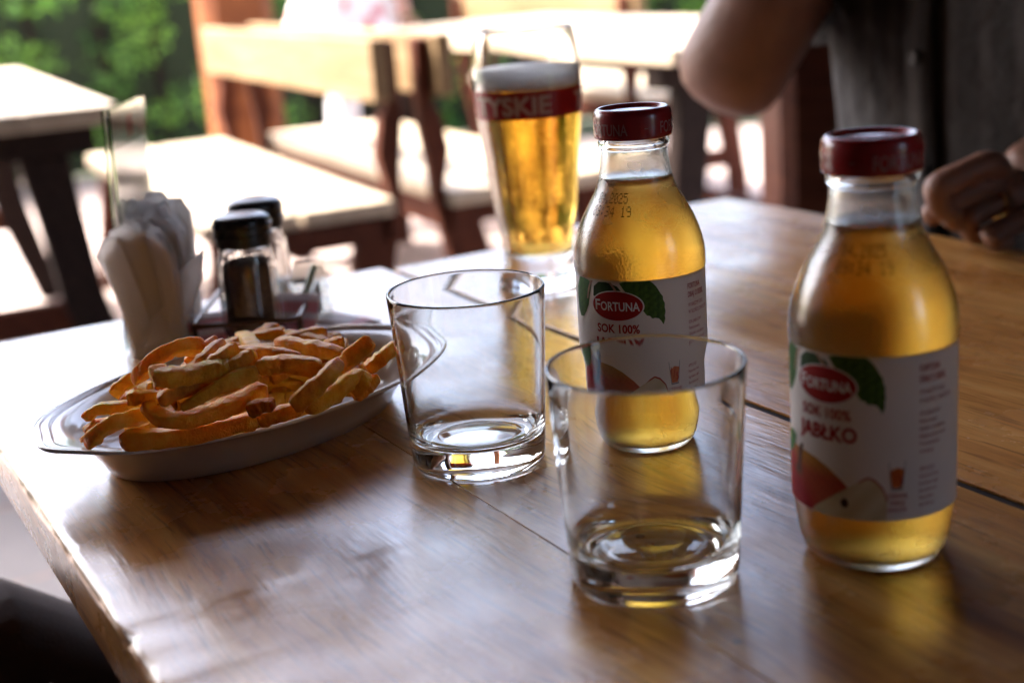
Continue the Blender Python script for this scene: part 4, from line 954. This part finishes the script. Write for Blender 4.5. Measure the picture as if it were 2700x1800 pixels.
def shirt_mat():
    m, t, p = newmat('striped_shirt_cloth'); N, L = t.nodes, t.links
    tc = N.new('ShaderNodeTexCoord'); mp_ = N.new('ShaderNodeMapping'); mp_.inputs['Rotation'].default_value = (0, 0, -TH); L.new(tc.outputs['Object'], mp_.inputs[0])
    sx = N.new('ShaderNodeSeparateXYZ'); L.new(mp_.outputs[0], sx.inputs[0])
    mu = N.new('ShaderNodeMath'); mu.operation = 'MULTIPLY'; mu.inputs[1].default_value = 2*pi/.034; L.new(sx.outputs['X'], mu.inputs[0])
    sn = N.new('ShaderNodeMath'); sn.operation = 'SINE'; L.new(mu.outputs[0], sn.inputs[0])
    r = ramp(N, [(.55, (.009, .006, .006)), (.9, (.026, .021, .021))]); ad = N.new('ShaderNodeMath'); ad.operation = 'MULTIPLY_ADD'; ad.inputs[1].default_value = .5; ad.inputs[2].default_value = .5; L.new(sn.outputs[0], ad.inputs[0]); L.new(ad.outputs[0], r.inputs[0])
    L.new(r.outputs[0], p.inputs['Base Color']); p.inputs['Roughness'].default_value = .8
    n = N.new('ShaderNodeTexNoise'); n.inputs['Scale'].default_value = 9; n.inputs['Detail'].default_value = 4; L.new(tc.outputs['Object'], n.inputs['Vector'])
    b = N.new('ShaderNodeBump'); b.inputs['Strength'].default_value = .8; b.inputs['Distance'].default_value = .03; L.new(n.outputs['Fac'], b.inputs['Height']); L.new(b.outputs[0], p.inputs['Normal'])
    return m
M['shirt'] = shirt_mat()
M['button'] = flat('grey_button', (.035, .03, .03), .45)
M['trousers'] = flat('dark_trouser_cloth', (.075, .042, .03), .85, var=.2, bump=.5, bscale=500)
def torso_loft(levels, mat, name, parent, n=40, ex=2.6, wr=.006, seed=1):
    """levels: (centre, half side, half depth)"""
    r = random.Random(seed); V, F = [], []
    for k, (c, a, b) in enumerate(levels):
        for i in range(n):
            t = 2*pi*i/n; cc, s_ = cos(t), sin(t); cc = math.copysign(abs(cc)**(2/ex), cc); s_ = math.copysign(abs(s_)**(2/ex), s_)
            f = 1 + wr/.15*(sin(t*5+k*1.3)*.5+sin(t*9-k*.8)*.4+r.uniform(-.3, .3))
            V.append(Vector(c)+D*(a*cc*f)+NN*(b*s_*f))
    for k in range(len(levels)-1):
        for i in range(n):
            j = (i+1) % n; F.append((k*n+i, k*n+j, (k+1)*n+j, (k+1)*n+i))
    o = mk(name, (V, F), mat, parent, smooth=True); sb = o.modifiers.new('sub', 'SUBSURF'); sb.levels = sb.render_levels = 1
    return o
sh = torso_loft([(mp(1.11, 0, -.30), .195, .145), (mp(1.10, 0, -.2), .20, .15), (mp(1.085, 0, -.08), .195, .15), (mp(1.075, 0, .04), .20, .15), (mp(1.065, 0, .15), .21, .148), (mp(1.06, 0, .25), .215, .135), (mp(1.055, 0, .33), .21, .112), (mp(1.05, 0, .385), .15, .085), (mp(1.045, 0, .425), .075, .072), (mp(1.04, 0, .45), .068, .068)], M['shirt'], 'shirt', man)
for s_, a, b, c in ((-1, 'shr', 'elbr', 0), (1, 'shl', 'elbl', 0)):
    p, q = Vector(J[a][0]), Vector(J[b][0]); k = .62 if s_ < 0 else .78
    inn = p - (q-p).normalized()*.05 - D*s_*.03
    path = [inn, p, p.lerp(q, .3), p.lerp(q, .55), p.lerp(q, k-.04), p.lerp(q, k)]
    sv = mk('sleeve', tube(path, [.06, .08, .074, .070, .069, .071], 24, False), M['shirt'], sh, smooth=True); t_ = sv.modifiers.new('thick', 'SOLIDIFY'); t_.thickness = .003
    mk('cuff', tube([p.lerp(q, k-.05), p.lerp(q, k+.004)], [.0705, .0725], 24, False), M['shirt'], sh, smooth=True).modifiers.new('thick', 'SOLIDIFY').thickness = .004
fd = .15
pl = []
for z in (-.25, -.1, .04, .15, .25, .33):
    wc = {-.25: 1.105-.147, -.1: 1.087-.152, .04: 1.075-.152, .15: 1.065-.150, .25: 1.06-.137, .33: 1.055-.114}[z]
    pl.append((mp(wc-.004, -.016, z), mp(wc-.004, .016, z)))
V = [p for q in pl for p in q]
mk('placket', (V, [(2*i, 2*i+1, 2*i+3, 2*i+2) for i in range(len(pl)-1)]), M['shirt'], sh, smooth=True).modifiers.new('thick', 'SOLIDIFY').thickness = .004
for z in (-.17, -.07, .03, .13, .23):
    wc = 1.075-.152 if z < .1 else 1.062-.146
    c = mp(wc-.0075, 0, z); bt = mk('button', lathe([(0, .002), (.004, .002), (.0055, .003), (.0062, .002), (.006, 0), (0, 0)], 20), M['button'], sh, smooth=True, loc=c); bt.rotation_euler = (-NN).to_track_quat('Z', 'Y').to_euler()
# gold ring on the ring finger
p = Vector(fist[2])-Vector((0, 0, .0065)); mcp = p + Vector((.046, .028, .008)); ctr = mcp.lerp(p, .33); ax = (p-mcp).normalized()
u_ = ax.orthogonal().normalized(); v_ = ax.cross(u_)
mk('ring', tube([ctr+u_*.0107*cos(2*pi*i/24)+v_*.0107*sin(2*pi*i/24) for i in range(25)], [(.0007, .0018)]*25, 8, False), M['gold'], man, smooth=True)
for s_ in 'rl':
    h_, k_, a_ = (Vector(J[x+s_][0]) for x in ('hip', 'knee', 'ank'))
    mk('trouser_leg', tube([h_+NN*.06, h_, h_.lerp(k_, .6), k_+Vector((0, 0, .0)), k_+Vector((0, 0, -.07))+NN*.005, k_.lerp(a_, .6), a_], [.10, .105, .085, .075, .072, .062, .06], 20, True), M['trousers'], man, smooth=True)
hair = mk('hair', lathe(smoothprof([(.088, -.03), (.094, .02), (.085, .07), (.05, .10), (0, .112)], 5), 32), flat('grey_hair', (.12, .11, .1), .7, var=.4, vscale=200), man, smooth=True, loc=mp(1.025, -.01, .585))
# bench the man sits on, with its upright end post
bench('dark red wooden bench the person in the striped shirt sits on', ws(.98, -1.16), TH, 1.72, .45, 'redwood', 'redwood')
# neighbour on the near left side: only the thighs reach under the table edge
nb = -.80
def np_(w_, s_, z): return ws(w_, nb+s_, z)
J2 = dict(pelvis=(np_(-.42, 0, -.22), .13), belly=(np_(-.42, 0, -.06), .115), chest=(np_(-.42, 0, .15), .12), upchest=(np_(-.42, 0, .32), .09), neck=(np_(-.41, 0, .42), .05), jaw=(np_(-.39, 0, .50), .062), head=(np_(-.39, 0, .58), .082), crown=(np_(-.40, 0, .665), .06),
         shr=(np_(-.42, .185, .33), .06), elbr=(np_(-.38, .22, .05), .042), wrir=(np_(-.2, .1, -.07), .028), palmr=(np_(-.12, .085, -.085), .03),
         shl=(np_(-.42, -.185, .33), .06), elbl=(np_(-.40, -.22, .05), .042), wril=(np_(-.24, -.1, -.07), .028), palml=(np_(-.16, -.085, -.085), .03),
         hipr=(np_(-.40, .085, -.21), .08), kneer=(np_(.12, .085, -.195), .06), ankr=(np_(.10, .085, -.66), .04), toer=(np_(.22, .085, -.715), .032),
         hipl=(np_(-.40, -.085, -.21), .08), kneel=(np_(.12, -.085, -.195), .06), ankl=(np_(.10, -.085, -.66), .04), toel=(np_(.22, -.085, -.715), .032))
nei = body('person', J2, skinm, fingers(np_(-.09, .085, -.088), NN, D, (0, 0, 1), .25)+fingers(np_(-.13, -.085, -.088), NN, -D, (0, 0, 1), .25))
meta(nei, 'person at the lower left with only dark brown trousered thighs reaching under the table edge', 'person')
for s_ in 'rl':
    h_, k_, a_ = (Vector(J2[x+s_][0]) for x in ('hip', 'knee', 'ank'))
    mk('trouser_leg', tube([h_-NN*.06, h_, h_.lerp(k_, .5), k_-NN*.03, k_+Vector((0, 0, -.02))+NN*.02, k_.lerp(a_, .5), a_], [.09, .09, .078, .072, .07, .062, .058], 24, True), M['trousers'], nei, smooth=True)
torso_loft([(np_(-.42, 0, -.30), .18, .14), (np_(-.42, 0, -.1), .185, .14), (np_(-.42, 0, .12), .19, .14), (np_(-.42, 0, .28), .19, .12), (np_(-.42, 0, .36), .15, .09), (np_(-.41, 0, .43), .066, .066)], flat('dark_brown_shirt', (.05, .03, .025), .85), 'shirt', nei)
mk('hair', lathe(smoothprof([(.088, -.03), (.094, .02), (.085, .07), (.05, .10), (0, .112)], 5), 32), flat('brown_hair', (.04, .025, .015), .7, var=.4, vscale=200), nei, smooth=True, loc=np_(-.405, 0, .585))
bench('bench on the near left side of the foreground table under the person in brown', ws(-.64, -1.25), TH, 1.6, .45, 'redwood', 'redwood')

po2 = empty('post', 'dark reddish wooden post behind the arm of the person in the striped shirt', 'post', (.60, 2.72, FLOOR), radians(14))
mk('shaft', prism([(x*.50, y*.50) for x, y in oc], 'z', .05, 2.847), M['redwood2'], po2); mk('foot', prism([(x*.34, y*.34) for x, y in oc], 'z', 0, .05), M['steel'], po2)
# person in floral clothes standing far behind the bench by the post
FP = Vector((-.60, 6.15, 0)); fx = Vector((1, .25, 0)).normalized(); fy = Vector((-fx.y, fx.x, 0))
def fpt(a, b, z): return FP+fx*a+fy*b+Vector((0, 0, FLOOR+z))
sk2 = skin_mat('sunlit_skin', (.5, .28, .2))
J3 = dict(pelvis=(fpt(0, 0, .93), .12), belly=(fpt(0, 0, 1.08), .105), chest=(fpt(0, 0, 1.25), .11), upchest=(fpt(0, 0, 1.38), .08), neck=(fpt(0, 0, 1.48), .045), jaw=(fpt(.02, 0, 1.55), .058), head=(fpt(.02, 0, 1.62), .078), crown=(fpt(.01, 0, 1.70), .058),
         shr=(fpt(.02, -.165, 1.38), .05), elbr=(fpt(.13, -.20, 1.08), .036), wrir=(fpt(.20, -.19, .84), .027), palmr=(fpt(.215, -.19, .77), .028),
         shl=(fpt(0, .165, 1.38), .05), elbl=(fpt(-.02, .2, 1.08), .036), wril=(fpt(.05, .2, .84), .027), palml=(fpt(.06, .2, .77), .028),
         hipr=(fpt(0, -.08, .88), .085), kneer=(fpt(-.06, -.085, .48), .055), ankr=(fpt(-.10, -.085, .08), .038), toer=(fpt(.03, -.085, .035), .03),
         hipl=(fpt(0, .08, .88), .085), kneel=(fpt(-.05, .085, .48), .055), ankl=(fpt(-.09, .085, .08), .038), toel=(fpt(.04, .085, .035), .03))
flo = body('person', J3, sk2, fingers(fpt(.225, -.19, .735), (.2, 0, -1), fx, -fy, .3)+fingers(fpt(.065, .2, .735), (0, 0, -1), fx, -fy, .3))
meta(flo, 'person in a red and white floral tunic and white trousers standing far behind the bench', 'person')
def floral():
    m, t, p = newmat('red_white_floral_cloth'); N, L = t.nodes, t.links
    tc = N.new('ShaderNodeTexCoord'); n = N.new('ShaderNodeTexVoronoi'); n.inputs['Scale'].default_value = 11; L.new(tc.outputs['Object'], n.inputs['Vector'])
    n2 = N.new('ShaderNodeTexNoise'); n2.inputs['Scale'].default_value = 14; L.new(tc.outputs['Object'], n2.inputs['Vector'])
    ad = N.new('ShaderNodeMath'); ad.operation = 'MULTIPLY_ADD'; ad.inputs[1].default_value = .9; L.new(n2.outputs['Fac'], ad.inputs[0]); L.new(n.outputs['Distance'], ad.inputs[2])
    r = ramp(N, [(.60, (.55, .03, .04)), (.70, (.62, .25, .25)), (.78, (.75, .72, .68))]); L.new(ad.outputs[0], r.inputs[0]); L.new(r.outputs[0], p.inputs['Base Color']); p.inputs['Roughness'].default_value = .8
    return m
def loft2(levels, mat, name, parent, n=32):
    V, F = [], []
    for c, a, b in levels:
        for i in range(n): t = 2*pi*i/n; V.append(Vector(c)+fx*a*cos(t)*(1+.05*sin(7*t))+fy*b*sin(t)*(1+.05*sin(5*t)))
    for k in range(len(levels)-1):
        for i in range(n): j = (i+1) % n; F.append((k*n+i, k*n+j, (k+1)*n+j, (k+1)*n+i))
    o = mk(name, (V, F), mat, parent, smooth=True); return o
loft2([(fpt(-.03, 0, .62), .27, .27), (fpt(-.02, 0, .78), .24, .25), (fpt(0, 0, .95), .19, .21), (fpt(0, 0, 1.10), .15, .175), (fpt(0, 0, 1.28), .16, .19), (fpt(0, 0, 1.40), .12, .17), (fpt(0, 0, 1.47), .065, .07)], floral(), 'tunic', flo)
for s_ in 'rl':
    h_, k_, a_ = (Vector(J3[x+s_][0]) for x in ('hip', 'knee', 'ank'))
    mk('trouser_leg', tube([h_, h_.lerp(k_, .5), k_, k_.lerp(a_, .5), a_], [.095, .078, .066, .06, .058], 20, True), M['white_metal'], flo, smooth=True)
mk('hair', lathe(smoothprof([(.084, -.08), (.09, .0), (.082, .06), (.05, .09), (0, .10)], 5), 32), flat('dark_hair', (.05, .03, .02), .6), flo, smooth=True, loc=fpt(-.005, 0, 1.63))
